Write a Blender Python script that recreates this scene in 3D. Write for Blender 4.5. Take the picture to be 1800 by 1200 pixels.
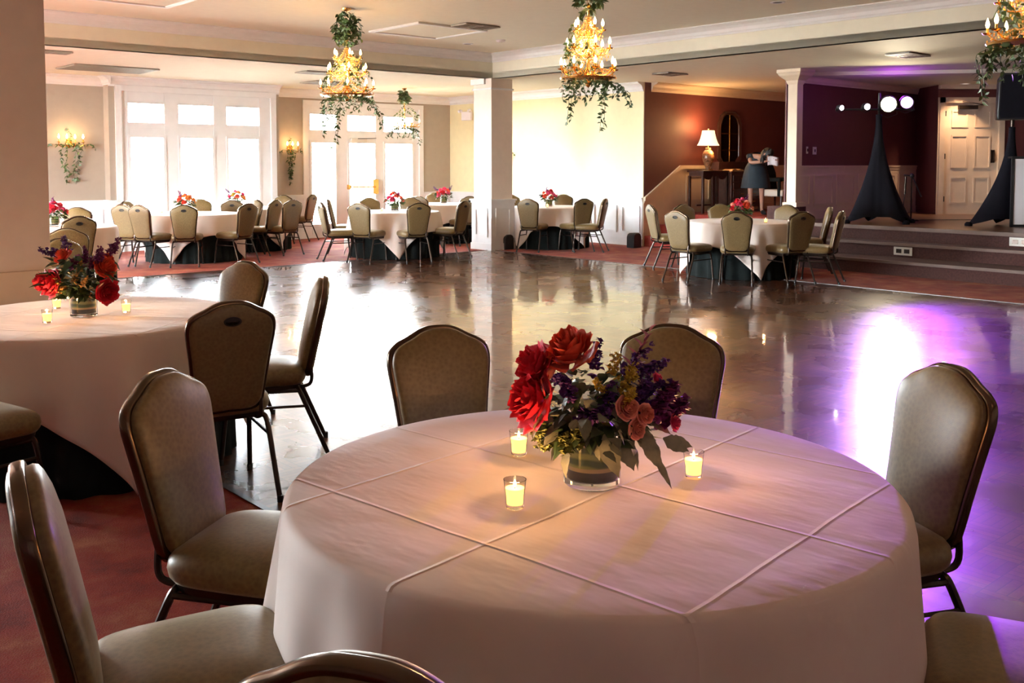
import bpy, math, random
from math import sin, cos, pi, sqrt, radians, atan2, tan, hypot
from mathutils import Vector, Matrix, noise

S = bpy.context.scene
for o in list(bpy.data.objects): bpy.data.objects.remove(o)
COL = S.collection
rnd = random.Random(7)

# ------------------------------------------------------------ camera
FPX, YC, PITCH, EYE = 1720.0, 387.0, radians(3.3), 1.56
cd = bpy.data.cameras.new('camera'); cam = bpy.data.objects.new('camera', cd); COL.objects.link(cam)
cd.sensor_width = 36; cd.lens = 36*FPX/1800; cd.shift_y = (YC-600)/1800
cd.clip_start = 0.05; cd.clip_end = 300
cam.location = (0, 0, EYE); cam.rotation_euler = (pi/2-PITCH, 0, 0)
S.camera = cam
# ------------------------------------------------------------ colour management, world
vs = S.view_settings
vs.view_transform = 'Standard'; vs.look = 'None'; vs.gamma = 1; vs.use_curve_mapping = False
vs.exposure = 0.0
TH = radians(41.5); CT, ST = cos(TH), sin(TH)      # the room stands 41.5 degrees to the view
def RW(b, a, z=0.0): return Vector((b*CT-a*ST, b*ST+a*CT, z))
w = bpy.data.worlds.new('sky'); S.world = w; w.use_nodes = True
nt = w.node_tree; bg = nt.nodes['Background']
bg.inputs[0].default_value = (0.86, 0.95, 1.0, 1); bg.inputs[1].default_value = 125.0

def light(name, kind, loc, energy, color, size=0.1, rot=None, spot=None, blend=0.3, portal=False, size_y=None, to=None):
    l = bpy.data.lights.new(name, kind); l.energy = energy; l.color = color
    if kind in ('POINT', 'SPOT'): l.shadow_soft_size = size
    if kind == 'SPOT': l.spot_size = spot; l.spot_blend = blend
    if kind == 'AREA':
        l.size = size
        if size_y: l.shape = 'RECTANGLE'; l.size_y = size_y
        if portal: l.cycles.is_portal = True
    if kind == 'SUN': l.angle = size
    o = bpy.data.objects.new(name, l); COL.objects.link(o); o.location = loc
    if rot: o.rotation_euler = rot
    if to is not None: o.rotation_euler = (Vector(to)-Vector(loc)).to_track_quat('-Z', 'Y').to_euler()
    return o
# portals in the window openings (they only guide daylight sampling)
def portal(b, a, z, wd, ht, ddir):
    p = RW(b, a, z); light('daylight_portal', 'AREA', p, 1, (1, 1, 1), wd, portal=True, size_y=ht, to=p+ddir)
UA = RW(0, 1); UB = RW(1, 0)
portal(7.2, 17.85, 1.5, 3.4, 2.7, -UA)
portal(11.8, 18.4, 1.4, 3.1, 2.6, -UA)
portal(-1.2, 18.1, 1.5, 3.2, 2.7, -UA)
portal(-2.65, 12.2, 1.5, 4.4, 2.7, UB)
# low sun through the window wall
sun = light('sun', 'SUN', (0, 0, 30), 60.0, (1.0, 0.90, 0.70), radians(14), to=Vector((0, 0, 30))+(UB*0.75-UA*0.62+Vector((0, 0, -0.28))))
# warm fill lights added out of frame, above and behind the camera
for (b, a, e) in ((6.0, 1.0, 6), (2.5, -1.5, 8), (9.0, -2.0, 6)):
    light('fill_area_light', 'AREA', RW(b, a, 3.50), e, (1.0, 0.46, 0.22), 0.5, rot=(0, 0, 0))

# ------------------------------------------------------------ node helper and materials
class NT:
    def __init__(s, name):
        s.mat = bpy.data.materials.new(name); s.mat.use_nodes = True; s.t = s.mat.node_tree
        s.p = s.t.nodes['Principled BSDF']
    def n(s, typ, **kw):
        x = s.t.nodes.new(typ)
        for k, v in kw.items(): setattr(x, k, v)
        return x
    def put(s, sock, v):
        if v is None: return
        if hasattr(v, 'is_output'): s.t.links.new(v, sock)
        else: sock.default_value = v
    def m(s, op, a, b=None, c=None):
        x = s.n('ShaderNodeMath', operation=op)
        s.put(x.inputs[0], a); s.put(x.inputs[1], b); s.put(x.inputs[2], c)
        return x.outputs[0]
    def coord(s, which='Object'):
        return s.n('ShaderNodeTexCoord').outputs[which]
    def sep(s, v):
        x = s.n('ShaderNodeSeparateXYZ'); s.put(x.inputs[0], v); return x.outputs
    def comb(s, a, b, c):
        x = s.n('ShaderNodeCombineXYZ')
        s.put(x.inputs[0], a); s.put(x.inputs[1], b); s.put(x.inputs[2], c); return x.outputs[0]
    def noise(s, vec, scale, detail=3, rough=0.5):
        x = s.n('ShaderNodeTexNoise'); s.put(x.inputs['Vector'], vec)
        x.inputs['Scale'].default_value = scale; x.inputs['Detail'].default_value = detail; x.inputs['Roughness'].default_value = rough
        return x.outputs[0]
    def ramp(s, f, stops):
        x = s.n('ShaderNodeValToRGB'); s.put(x.inputs[0], f); e = x.color_ramp.elements
        while len(e) < len(stops): e.new(0.5)
        for i, (p, c) in enumerate(stops): e[i].position = p; e[i].color = (*c, 1) if len(c) == 3 else c
        return x.outputs[0]
    def mix(s, f, a, b):
        x = s.n('ShaderNodeMix', data_type='RGBA'); s.put(x.inputs[0], f)
        s.put(x.inputs[6], a if hasattr(a, 'is_output') else (*a, 1)); s.put(x.inputs[7], b if hasattr(b, 'is_output') else (*b, 1))
        return x.outputs[2]
    def bump(s, h, strength, dist=0.01):
        x = s.n('ShaderNodeBump'); s.put(x.inputs['Height'], h)
        x.inputs['Strength'].default_value = strength; x.inputs['Distance'].default_value = dist
        s.t.links.new(x.outputs[0], s.p.inputs['Normal']); return x
def P(name, color, rough=0.5, metal=0.0, vary=0.08, vscale=8, bump=0.0, bscale=60, bdist=0.004, **kw):
    """procedural material: colour with a faint noise variation and an optional bump"""
    m = NT(name); co = m.coord(); c = Vector(color)
    f = m.noise(co, vscale)
    m.put(m.p.inputs['Base Color'], m.ramp(f, [(0.3, tuple(c*(1-vary))), (0.7, tuple(min(1, x*(1+vary)) for x in c))]))
    m.p.inputs['Roughness'].default_value = rough; m.p.inputs['Metallic'].default_value = metal
    if bump: m.bump(m.noise(co, bscale, 4), bump, bdist)
    for k, v in kw.items(): m.put(m.p.inputs[k.replace('_', ' ')], v)
    return m.mat
def EM(name, color, strength, base=(0.9, 0.85, 0.7)):
    m = NT(name); m.p.inputs['Base Color'].default_value = (*base, 1)
    m.p.inputs['Emission Color'].default_value = (*color, 1); m.p.inputs['Emission Strength'].default_value = strength
    return m.mat
M = {}
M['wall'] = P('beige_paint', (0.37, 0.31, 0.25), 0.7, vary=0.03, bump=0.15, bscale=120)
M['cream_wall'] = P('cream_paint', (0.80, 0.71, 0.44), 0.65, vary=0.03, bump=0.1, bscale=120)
M['maroon'] = P('maroon_paint', (0.115, 0.028, 0.026), 0.6, vary=0.06, bump=0.1, bscale=120)
M['ceiling'] = P('ceiling_paint', (0.81, 0.78, 0.64), 0.8, vary=0.02, bump=0.1, bscale=150)
M['trim'] = P('white_trim_paint', (0.84, 0.85, 0.86), 0.4, vary=0.02)
M['trim_pink'] = P('cream_trim_paint', (0.76, 0.62, 0.46), 0.45, vary=0.03)
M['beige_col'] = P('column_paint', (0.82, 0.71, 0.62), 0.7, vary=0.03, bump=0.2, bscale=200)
M['dark_metal'] = P('bronze_tube', (0.045, 0.032, 0.026), 0.32, 0.85, vary=0.2)
M['frame_metal'] = P('bronze_back_frame', (0.10, 0.065, 0.042), 0.22, 0.9, vary=0.15)
M['gold'] = P('antique_brass', (0.75, 0.42, 0.12), 0.25, 1.0, vary=0.15)
M['black_plastic'] = P('black_plastic', (0.012, 0.012, 0.014), 0.45, vary=0.2)
M['black_cloth'] = P('black_cloth', (0.008, 0.011, 0.011), 0.9, vary=0.3, bump=0.3, bscale=40, Specular_IOR_Level=0.15)
M['scrim'] = P('black_spandex', (0.004, 0.0035, 0.007), 0.8, vary=0.2, Specular_IOR_Level=0.15)
M['dark_wood'] = P('dark_walnut', (0.045, 0.016, 0.010), 0.3, vary=0.3, vscale=14)
M['white'] = P('white_panel', (0.85, 0.82, 0.85), 0.5, vary=0.02)
M['plate'] = P('ivory_plate', (0.70, 0.66, 0.58), 0.4, vary=0.02)
M['leaf_green'] = P('smilax_leaf', (0.045, 0.080, 0.018), 0.45, vary=0.35, vscale=20)
M['leaf_dark'] = P('dark_leaf', (0.035, 0.065, 0.022), 0.5, vary=0.35, vscale=30)
M['leaf_grey'] = P('dusty_leaf', (0.20, 0.20, 0.13), 0.7, vary=0.25, vscale=30, bump=0.3, bscale=150)
M['stem'] = P('green_stem', (0.06, 0.10, 0.03), 0.5)
M['red_flower'] = P('red_petals', (0.62, 0.015, 0.035), 0.55, vary=0.3, vscale=35)
M['coral_flower'] = P('coral_petals', (0.80, 0.10, 0.045), 0.55, vary=0.25, vscale=35)
M['peach_flower'] = P('peach_petals', (0.90, 0.34, 0.25), 0.55, vary=0.15, vscale=35)
M['pink_flower'] = P('pink_petals', (0.75, 0.06, 0.16), 0.55, vary=0.25, vscale=35)
M['purple_flower'] = P('purple_petals', (0.10, 0.018, 0.17), 0.6, vary=0.35, vscale=45)
M['plum_flower'] = P('plum_petals', (0.20, 0.02, 0.14), 0.6, vary=0.3, vscale=45)
M['yellow_flower'] = P('yellow_petals', (0.55, 0.36, 0.03), 0.6, vary=0.25, vscale=50)
M['orange_flower'] = P('orange_petals', (0.90, 0.30, 0.05), 0.6, vary=0.2, vscale=50)
M['wax'] = EM('glowing_wax', (1.0, 0.50, 0.12), 2.6)
M['flame'] = EM('candle_flame', (1.0, 0.75, 0.35), 30)
M['bulb'] = EM('warm_bulb', (1.0, 0.68, 0.28), 26)
M['shade'] = EM('lit_lampshade', (1.0, 0.78, 0.45), 1.6)
M['bulb_white'] = EM('white_lens', (1.0, 0.9, 0.65), 60)
M['lens_warm'] = EM('amber_white_lens', (1.0, 0.86, 0.5), 130)
M['lens_purple'] = EM('purple_lens', (0.72, 0.30, 1.0), 4)
M['lens_small'] = EM('small_white_lens', (0.95, 0.85, 1.0), 12)
M['can_lit'] = EM('lit_downlight', (1.0, 0.8, 0.6), 2)
M['crystal'] = P('amber_crystal', (0.95, 0.55, 0.20), 0.12, vary=0.15, Transmission_Weight=0.25, IOR=1.5)
M['ceramic'] = P('painted_ceramic', (0.20, 0.09, 0.04), 0.25, vary=0.6, vscale=25)
M['skin'] = P('skin', (0.42, 0.22, 0.15), 0.5, vary=0.05)
M['hair'] = P('dark_hair', (0.012, 0.008, 0.007), 0.5)
M['dress'] = P('navy_dress', (0.008, 0.018, 0.028), 0.7, vary=0.3)
M['paper'] = P('tan_paper', (0.55, 0.36, 0.20), 0.7)
M['mirror'] = P('mirror_glass', (0.85, 0.85, 0.85), 0.02, 1.0, vary=0.01)
M['paving'] = P('pale_paving', (0.85, 0.83, 0.76), 0.9, vary=0.1)
M['stone_step'] = P('stage_carpet', (0.070, 0.026, 0.022), 0.9, vary=0.25, vscale=40, bump=0.4, bscale=200)
M['red_carpet'] = P('red_stair_carpet', (0.28, 0.035, 0.025), 0.95, vary=0.25, vscale=60, bump=0.5, bscale=300)

def glass(name, color=(1, 1, 1), rough=0.0, ior=1.45):
    m = NT(name); m.p.inputs['Base Color'].default_value = (*color, 1); m.p.inputs['Roughness'].default_value = rough
    m.p.inputs['Transmission Weight'].default_value = 1; m.p.inputs['IOR'].default_value = ior
    return m.mat
M['glass'] = glass('clear_glass', (0.97, 0.99, 0.98))
M['votive_glass'] = glass('votive_glass', (1.0, 0.97, 0.9), 0.03, 1.3)
def pane_mat():
    m = NT('window_glass'); g = m.n('ShaderNodeBsdfTransparent'); gl = m.n('ShaderNodeBsdfGlossy'); gl.inputs['Roughness'].default_value = 0.02
    fr = m.n('ShaderNodeFresnel'); fr.inputs[0].default_value = 1.45
    x = m.n('ShaderNodeMixShader'); m.t.links.new(fr.outputs[0], x.inputs[0]); m.t.links.new(g.outputs[0], x.inputs[1]); m.t.links.new(gl.outputs[0], x.inputs[2])
    m.t.links.new(x.outputs[0], m.t.nodes['Material Output'].inputs[0]); return m.mat
M['pane'] = pane_mat()

def fabric(name, c1, c2, sheen=0.4):
    m = NT(name); co = m.coord()
    f = m.noise(co, 60, 5, 0.7)
    v = m.n('ShaderNodeTexVoronoi'); m.put(v.inputs['Vector'], co); v.inputs['Scale'].default_value = 70
    mixf = m.m('ADD', m.m('MULTIPLY', f, 0.6), m.m('MULTIPLY', v.outputs[0], 0.5))
    m.put(m.p.inputs['Base Color'], m.ramp(mixf, [(0.35, c1), (0.75, c2)]))
    m.p.inputs['Roughness'].default_value = 0.42
    m.p.inputs['Sheen Weight'].default_value = sheen; m.p.inputs['Sheen Roughness'].default_value = 0.35
    m.p.inputs['Sheen Tint'].default_value = (1.0, 0.9, 0.7, 1)
    m.bump(m.noise(co, 350, 2), 0.15, 0.002)
    return m.mat
M['fabric'] = fabric('olive_gold_fabric', (0.125, 0.077, 0.025), (0.175, 0.114, 0.041))
M['fabric_back'] = fabric('rear_panel_fabric', (0.125, 0.082, 0.032), (0.17, 0.115, 0.048), 0.25)

def cloth_mat():
    m = NT('pinkish_white_linen'); co = m.coord(); X, Y, Z = m.sep(co)
    h = None
    for sock, offs in ((X, ((-0.42, .7), (0.085, .6), (0.58, .5))), (Y, ((-0.487, 1.0), (0.012, 1.0), (0.526, .6)))):
        for off, amp in offs:
            wob = m.m('MULTIPLY', m.m('SUBTRACT', m.noise(co, 3, 2), 0.5), 0.02)
            d = m.m('ABSOLUTE', m.m('SUBTRACT', m.m('ADD', sock, wob), off))
            r = m.m('MULTIPLY', m.m('POWER', m.m('MAXIMUM', m.m('SUBTRACT', 1.0, m.m('DIVIDE', d, 0.009)), 0.0), 1.5), amp)
            h = r if h is None else m.m('ADD', h, r)
    h = m.m('MULTIPLY', h, m.m('ADD', .15, m.m('MULTIPLY', m.m('GREATER_THAN', Z, .745), .85)))
    mp = m.n('ShaderNodeMapping'); m.put(mp.inputs[0], co); mp.inputs[3].default_value = (1, 2.2, 1)
    h = m.m('ADD', h, m.m('MULTIPLY', m.noise(mp.outputs[0], 4, 3, 0.5), 1.6))
    m.bump(h, 0.8, 0.0055)
    f = m.noise(co, 3)
    m.put(m.p.inputs['Base Color'], m.ramp(f, [(0.3, (0.77, 0.65, 0.58)), (0.7, (0.82, 0.71, 0.64))]))
    m.p.inputs['Roughness'].default_value = 0.75; m.p.inputs['Sheen Weight'].default_value = 0.2
    return m.mat
M['cloth'] = cloth_mat()

def parquet_mat():
    m = NT('glossy_parquet'); co = m.coord(); X, Y, Z = m.sep(co)
    T = 0.165; K = 4
    tx, ty = m.m('DIVIDE', X, T), m.m('DIVIDE', Y, T)
    ix, iy = m.m('FLOOR', tx), m.m('FLOOR', ty)
    par = m.m('ABSOLUTE', m.m('MODULO', m.m('ADD', ix, iy), 2.0))
    fx, fy = m.m('SUBTRACT', tx, ix), m.m('SUBTRACT', ty, iy)
    c = m.m('ADD', m.m('MULTIPLY', fx, par), m.m('MULTIPLY', fy, m.m('SUBTRACT', 1.0, par)))
    c2 = m.m('ADD', m.m('MULTIPLY', fy, par), m.m('MULTIPLY', fx, m.m('SUBTRACT', 1.0, par)))
    cs = m.m('MULTIPLY', c, K); si = m.m('FLOOR', cs); sf = m.m('SUBTRACT', cs, si)
    wn = m.n('ShaderNodeTexWhiteNoise', noise_dimensions='3D'); m.put(wn.inputs[0], m.comb(ix, iy, si))
    wt = m.n('ShaderNodeTexWhiteNoise', noise_dimensions='2D'); m.put(wt.inputs[0], m.comb(ix, iy, 0.0))
    mp = m.n('ShaderNodeMapping'); m.put(mp.inputs[0], co); mp.inputs[3].default_value = (1, 1, 1)
    grain = m.noise(mp.outputs[0], 45, 6, 0.6)
    val = m.m('ADD', m.m('MULTIPLY', wn.outputs[0], 0.35), m.m('ADD', m.m('MULTIPLY', wt.outputs[0], 0.30), m.m('MULTIPLY', grain, 0.45)))
    colr = m.ramp(val, [(0.2, (0.050, 0.016, 0.008)), (0.55, (0.110, 0.038, 0.018)), (0.95, (0.20, 0.080, 0.038))])
    e1 = m.m('MULTIPLY', m.m('MINIMUM', sf, m.m('SUBTRACT', 1.0, sf)), 1.0/K)
    e2 = m.m('MINIMUM', c2, m.m('SUBTRACT', 1.0, c2))
    groove = m.m('LESS_THAN', m.m('MINIMUM', e1, e2), 0.010)
    m.put(m.p.inputs['Base Color'], m.mix(groove, colr, (0.03, 0.012, 0.006)))
    m.put(m.p.inputs['Roughness'], m.m('ADD', 0.20, m.m('MULTIPLY', m.noise(co, 2.2, 4), 0.16)))
    m.p.inputs['IOR'].default_value = 1.5
    m.p.inputs['Coat Weight'].default_value = 0.9; m.p.inputs['Coat Roughness'].default_value = 0.055
    # every strip lies a hair out of level
    def sub(v, s):
        a = m.n('ShaderNodeVectorMath', operation='SUBTRACT'); m.put(a.inputs[0], v); a.inputs[1].default_value = (0.5, 0.5, 0.5)
        b = m.n('ShaderNodeVectorMath', operation='SCALE'); m.put(b.inputs[0], a.outputs[0]); b.inputs['Scale'].default_value = s; return b.outputs[0]
    nz = m.n('ShaderNodeTexNoise'); m.put(nz.inputs['Vector'], co); nz.inputs['Scale'].default_value = 1.6; nz.inputs['Detail'].default_value = 3
    def add(a_, b_):
        a = m.n('ShaderNodeVectorMath', operation='ADD'); m.put(a.inputs[0], a_); m.put(a.inputs[1], b_); return a.outputs[0]
    geo = m.n('ShaderNodeNewGeometry')
    nv = add(add(geo.outputs['Normal'], sub(wn.outputs[1], 0.007)), add(sub(wt.outputs[1], 0.004), sub(nz.outputs[1], 0.007)))
    nn = m.n('ShaderNodeVectorMath', operation='NORMALIZE'); m.put(nn.inputs[0], nv)
    m.t.links.new(nn.outputs[0], m.p.inputs['Normal']); m.t.links.new(nn.outputs[0], m.p.inputs['Coat Normal'])
    return m.mat
M['parquet'] = parquet_mat()
def carpet_mat():
    m = NT('patterned_red_carpet'); co = m.coord()
    v = m.n('ShaderNodeTexVoronoi'); m.put(v.inputs['Vector'], co); v.inputs['Scale'].default_value = 3.2
    n1 = m.noise(co, 6, 5, 0.65); n2 = m.noise(co, 160, 3)
    f = m.m('ADD', m.m('MULTIPLY', v.outputs[0], 0.35), m.m('ADD', m.m('MULTIPLY', n1, 0.6), m.m('MULTIPLY', n2, 0.25)))
    m.put(m.p.inputs['Base Color'], m.ramp(f, [(0.35, (0.08, 0.005, 0.0025)), (0.56, (0.20, 0.014, 0.006)), (0.66, (0.21, 0.034, 0.012)), (0.82, (0.30, 0.09, 0.035))]))
    m.p.inputs['Roughness'].default_value = 0.95
    m.p.inputs['Specular IOR Level'].default_value = 0.1
    m.p.inputs['Sheen Weight'].default_value = 0.1; m.p.inputs['Sheen Roughness'].default_value = 0.3; m.p.inputs['Sheen Tint'].default_value = (0.9, 0.7, 0.62, 1)
    m.bump(n2, 0.6, 0.006); return m.mat
M['carpet'] = carpet_mat()

# ------------------------------------------------------------ mesh helpers
class MB:
    def __init__(s): s.v = []; s.f = []; s.X = Matrix.Identity(4)
    def av(s, p): s.v.append(s.X @ Vector(p)); return len(s.v)-1
    def box(s, x0, x1, y0, y1, z0, z1):
        i = [s.av(p) for p in ((x0,y0,z0),(x1,y0,z0),(x1,y1,z0),(x0,y1,z0),(x0,y0,z1),(x1,y0,z1),(x1,y1,z1),(x0,y1,z1))]
        for q in ((0,3,2,1),(4,5,6,7),(0,1,5,4),(1,2,6,5),(2,3,7,6),(3,0,4,7)): s.f.append([i[k] for k in q])
        return s
    def rings(s, rs, closed=True, cap0=True, cap1=True):
        """rs: list of rings of points; skins between them"""
        idx = [[s.av(p) for p in r] for r in rs]; n = len(rs[0])
        for a, b in zip(idx, idx[1:]):
            for k in range(n if closed else n-1):
                s.f.append([a[k], a[(k+1) % n], b[(k+1) % n], b[k]])
        if cap0: s.f.append(idx[0][::-1])
        if cap1: s.f.append(idx[-1])
        return s
    def tube(s, pts, r, n=8, cap=True):
        pts = [Vector(p) for p in pts]; rs = []
        rr = r if isinstance(r, (list, tuple)) else [r]*len(pts)
        t0 = (pts[1]-pts[0]).normalized(); up = Vector((0, 0, 1)) if abs(t0.z) < 0.9 else Vector((1, 0, 0))
        u = t0.cross(up).normalized()
        for i, p in enumerate(pts):
            t = (pts[min(i+1, len(pts)-1)]-pts[max(i-1, 0)]).normalized()
            u = (u-t*u.dot(t)).normalized(); v = t.cross(u)
            rs.append([p+(u*cos(2*pi*k/n)+v*sin(2*pi*k/n))*rr[i] for k in range(n)])
        return s.rings(rs, True, cap, cap)
    def lathe(s, prof, n=24, c=(0, 0, 0), cap0=False, cap1=False):
        return s.rings([[(c[0]+r*cos(2*pi*k/n), c[1]+r*sin(2*pi*k/n), c[2]+z) for k in range(n)] for r, z in prof], True, cap0, cap1)
    def ball(s, c, r, n=10, m=6, sz=1.0):
        return s.lathe([(max(1e-4, r*sin(pi*i/m)), -r*sz*cos(pi*i/m)) for i in range(m+1)], n, c)
    def prism(s, out, z0, z1):
        return s.rings([[(x, y, z0) for x, y in out], [(x, y, z1) for x, y in out]])
    def build(s, name, mat, parent=None, smooth=True, room=False, loc=None, bevel=0, sub=0, ang=40):
        me = bpy.data.meshes.new(name); me.from_pydata([tuple(v) for v in s.v], [], s.f); me.update()
        if mat: me.materials.append(mat)
        if smooth:
            me.polygons.foreach_set('use_smooth', [True]*len(me.polygons))
            try: me.set_sharp_from_angle(angle=radians(ang))
            except Exception: pass
        o = bpy.data.objects.new(name, me); COL.objects.link(o)
        if parent is not None: o.parent = parent
        if room: o.rotation_euler = (0, 0, TH)
        if loc is not None: o.location = loc
        if bevel:
            b = o.modifiers.new('bevel', 'BEVEL'); b.width = bevel; b.segments = 2; b.limit_method = 'ANGLE'
        if sub:
            b = o.modifiers.new('sub', 'SUBSURF'); b.levels = sub; b.render_levels = sub
        return o
def tag(o, label=None, cat=None, group=None, kind=None):
    if label: o['label'] = label
    if cat: o['category'] = cat
    if group: o['group'] = group
    if kind: o['kind'] = kind
    return o
def empty(name, loc, rz=0, label=None, cat=None, group=None):
    o = bpy.data.objects.new(name, None); o.empty_display_size = 0.1; COL.objects.link(o)
    o.location = loc; o.rotation_euler = (0, 0, rz); return tag(o, label, cat, group)
def kids(o): return KID.get(o.name, [])
def copy_tree(o, parent=None):
    c = o.copy(); COL.objects.link(c)
    if parent is not None: c.parent = parent
    for ch in [x for x in ALLC() if x.parent == o]: copy_tree(ch, c)
    return c
def ALLC(): return list(COL.objects)
def catmull(pts, k=4, closed=False):
    out = []; n = len(pts)
    rng = range(n) if closed else range(n-1)
    for i in rng:
        g = lambda j: Vector(pts[j % n]) if closed else Vector(pts[max(0, min(n-1, j))])
        p0, p1, p2, p3 = g(i-1), g(i), g(i+1), g(i+2)
        for q in range(k):
            t = q/k
            out.append(0.5*((2*p1)+(p2-p0)*t+(2*p0-5*p1+4*p2-p3)*t*t+(3*p1-p0-3*p2+p3)*t*t*t))
    if not closed: out.append(Vector(pts[-1]))
    return out
def at(x, y, z):
    """point of the place at height z seen at this place of the photograph"""
    dx = (x-900)/FPX; u = -(y-YC)/FPX
    d = Vector((dx, cos(PITCH)+u*sin(PITCH), -sin(PITCH)+u*cos(PITCH)))
    t = (z-EYE)/d.z; return Vector((d.x*t, d.y*t, z))

# ------------------------------------------------------------ the setting (room frame: x = b, y = a)
def struct(name, mb, mat, **kw):
    o = mb.build(name, mat, room=True, smooth=False, **kw); o['kind'] = 'structure'; return o
def wall_a(name, a0, a1, b0, b1, z0, z1, mat, holes=()):
    """wall whose faces look along a; holes = (b0,b1,z0,z1)"""
    m = MB(); bs = sorted({b0, b1, *[h[0] for h in holes], *[h[1] for h in holes]}); zs = sorted({z0, z1, *[h[2] for h in holes], *[h[3] for h in holes]})
    for x, X in zip(bs, bs[1:]):
        for z, Zt in zip(zs, zs[1:]):
            cx, cz = (x+X)/2, (z+Zt)/2
            if any(h[0] < cx < h[1] and h[2] < cz < h[3] for h in holes): continue
            m.box(x, X, a0, a1, z, Zt)
    return struct(name, m, mat)
def wall_b(name, b0, b1, a0, a1, z0, z1, mat, holes=()):
    m = MB(); ys = sorted({a0, a1, *[h[0] for h in holes], *[h[1] for h in holes]}); zs = sorted({z0, z1, *[h[2] for h in holes], *[h[3] for h in holes]})
    for y, Y in zip(ys, ys[1:]):
        for z, Zt in zip(zs, zs[1:]):
            cy, cz = (y+Y)/2, (z+Zt)/2
            if any(h[0] < cy < h[1] and h[2] < cz < h[3] for h in holes): continue
            m.box(b0, b1, y, Y, z, Zt)
    return struct(name, m, mat)
HL, HH = 3.09, 3.52        # low and raised ceiling
AB, BB = 13.47, 11.45      # beam lines
AW, BW = 18.12, 14.10      # window wall, right wall
BA, LA = 17.55, 17.80      # face of the projecting window bay; wall left of it
def bcol(px, a):
    dx = (px-900)/FPX; y = a/(-ST*dx+CT); return dx*y*CT+y*ST
BE0, BE1 = bcol(194, BA), bcol(492, BA)
# floors
m = MB(); m.box(2.05, BB, -4.5, 13.5, -0.06, 0.0); struct('floor', m, M['parquet'])
m = MB(); m.box(-2.7, 2.05, -4.5, AW+.3, -0.06, 0.0); m.box(2.05, BB, 13.5, AW+.3, -0.06, 0); m.box(BB, BW+.2, -4.5, AW+.3, -0.06, 0)
m.box(BW+.2, 15.2, 9.0, 12.5, -0.06, 0.0)
struct('floor_carpet', m, M['carpet'])
m = MB(); m.box(2.03, 2.06, -4.5, 13.5, 0, 0.004); m.box(2.03, BB, 13.49, 13.52, 0, 0.004); m.box(BB-.015, BB+.015, -4.5, 13.5, 0, 0.004)
struct('trim_1', m, M['dark_wood'])
m = MB(); m.box(-40, 40, AW+.31, 60, -0.25, -0.15); m.box(-40, -2.95, -20, AW+.31, -0.25, -0.15); struct('ground', m, M['paving'])
# ceilings
m = MB(); m.box(-2.9, BB, -4.7, AB, HH, HH+.1); struct('ceiling', m, M['ceiling'])
m = MB(); m.box(-2.9, BW+.2, AB, AW+.4, HL, HL+.1); m.box(BB, BW+.2, -4.7, AB, HL, HL+.1); m.box(BW+.2, 23, -4.7, 12.6, HL, HL+.1)
struct('ceiling_low', m, M['ceiling'])
# beam faces around the raised ceiling, with crown mould
m = MB(); m.box(-2.9, BB+.12, AB, AB+.12, HL, HH); m.box(BB, BB+.12, -4.7, AB, HL, HH); struct('wall_beam', m, M['ceiling'])
def crown(a_or_b, line, lo, hi, z, sgn, s=0.13, name='trim_2', mat=None):
    """crown mould under a ceiling at height z: runs along b ('a' line) or along a ('b' line)"""
    prof = [(0, -s), (.012, -s), (.02, -s*.86), (.035, -s*.78), (.05, -s*.5), (.085, -s*.28), (s*.85, -s*.16), (s*.85, -.02), (s, -.015), (s, 0), (0, 0)]
    m = MB(); r = []
    for e in (lo, hi):
        r.append([((e, line+sgn*p, z+q) if a_or_b == 'a' else (line+sgn*p, e, z+q)) for p, q in prof])
    m.rings(r); return struct(name, m, mat or M['trim'])
crown('a', AB, -2.9, BB, HH, -1, 0.15); crown('b', BB, -4.7, AB, HH, -1, 0.15)
# right wall (cream) and its end
wall_b('wall_right', BW, BW+.2, 12.199, AW+.2, 0, HL, M['cream_wall'])
crown('b', BW, 12.2, AW, HL, -1, 0.17)
# window wall: main part with the garden doors
DH = (bcol(540, AW), bcol(738, AW), 0.0, 2.80)
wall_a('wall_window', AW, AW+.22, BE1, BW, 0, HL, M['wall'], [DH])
crown('a', AW, BE1, BW, HL, -1, 0.17)
BH = (bcol(214, BA), bcol(479, BA), 0.0, 2.86)
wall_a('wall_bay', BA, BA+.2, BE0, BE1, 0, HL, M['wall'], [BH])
wall_b('wall_bay_side', BE1-.2, BE1, BA+.2, AW, 0, HL, M['wall'])
wall_b('wall_bay_side', BE0, BE0+.2, BA+.2, LA+.2, 0, HL, M['wall'])
crown('a', BA, BE0, BE1, HL, -1, 0.17); crown('b', BE0, BA-.15, LA, HL, -1, 0.15); crown('a', LA, -2.7, BE0, HL, -1, 0.17)
BH2 = (-2.7, 0.4, 0.3, 2.75)
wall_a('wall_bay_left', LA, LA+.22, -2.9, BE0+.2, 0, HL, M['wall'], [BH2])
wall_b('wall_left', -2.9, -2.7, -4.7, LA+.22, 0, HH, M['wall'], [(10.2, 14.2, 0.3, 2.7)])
wall_a('wall_back', -4.7, -4.5, -2.9, 23, 0, HH, M['wall'])
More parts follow.
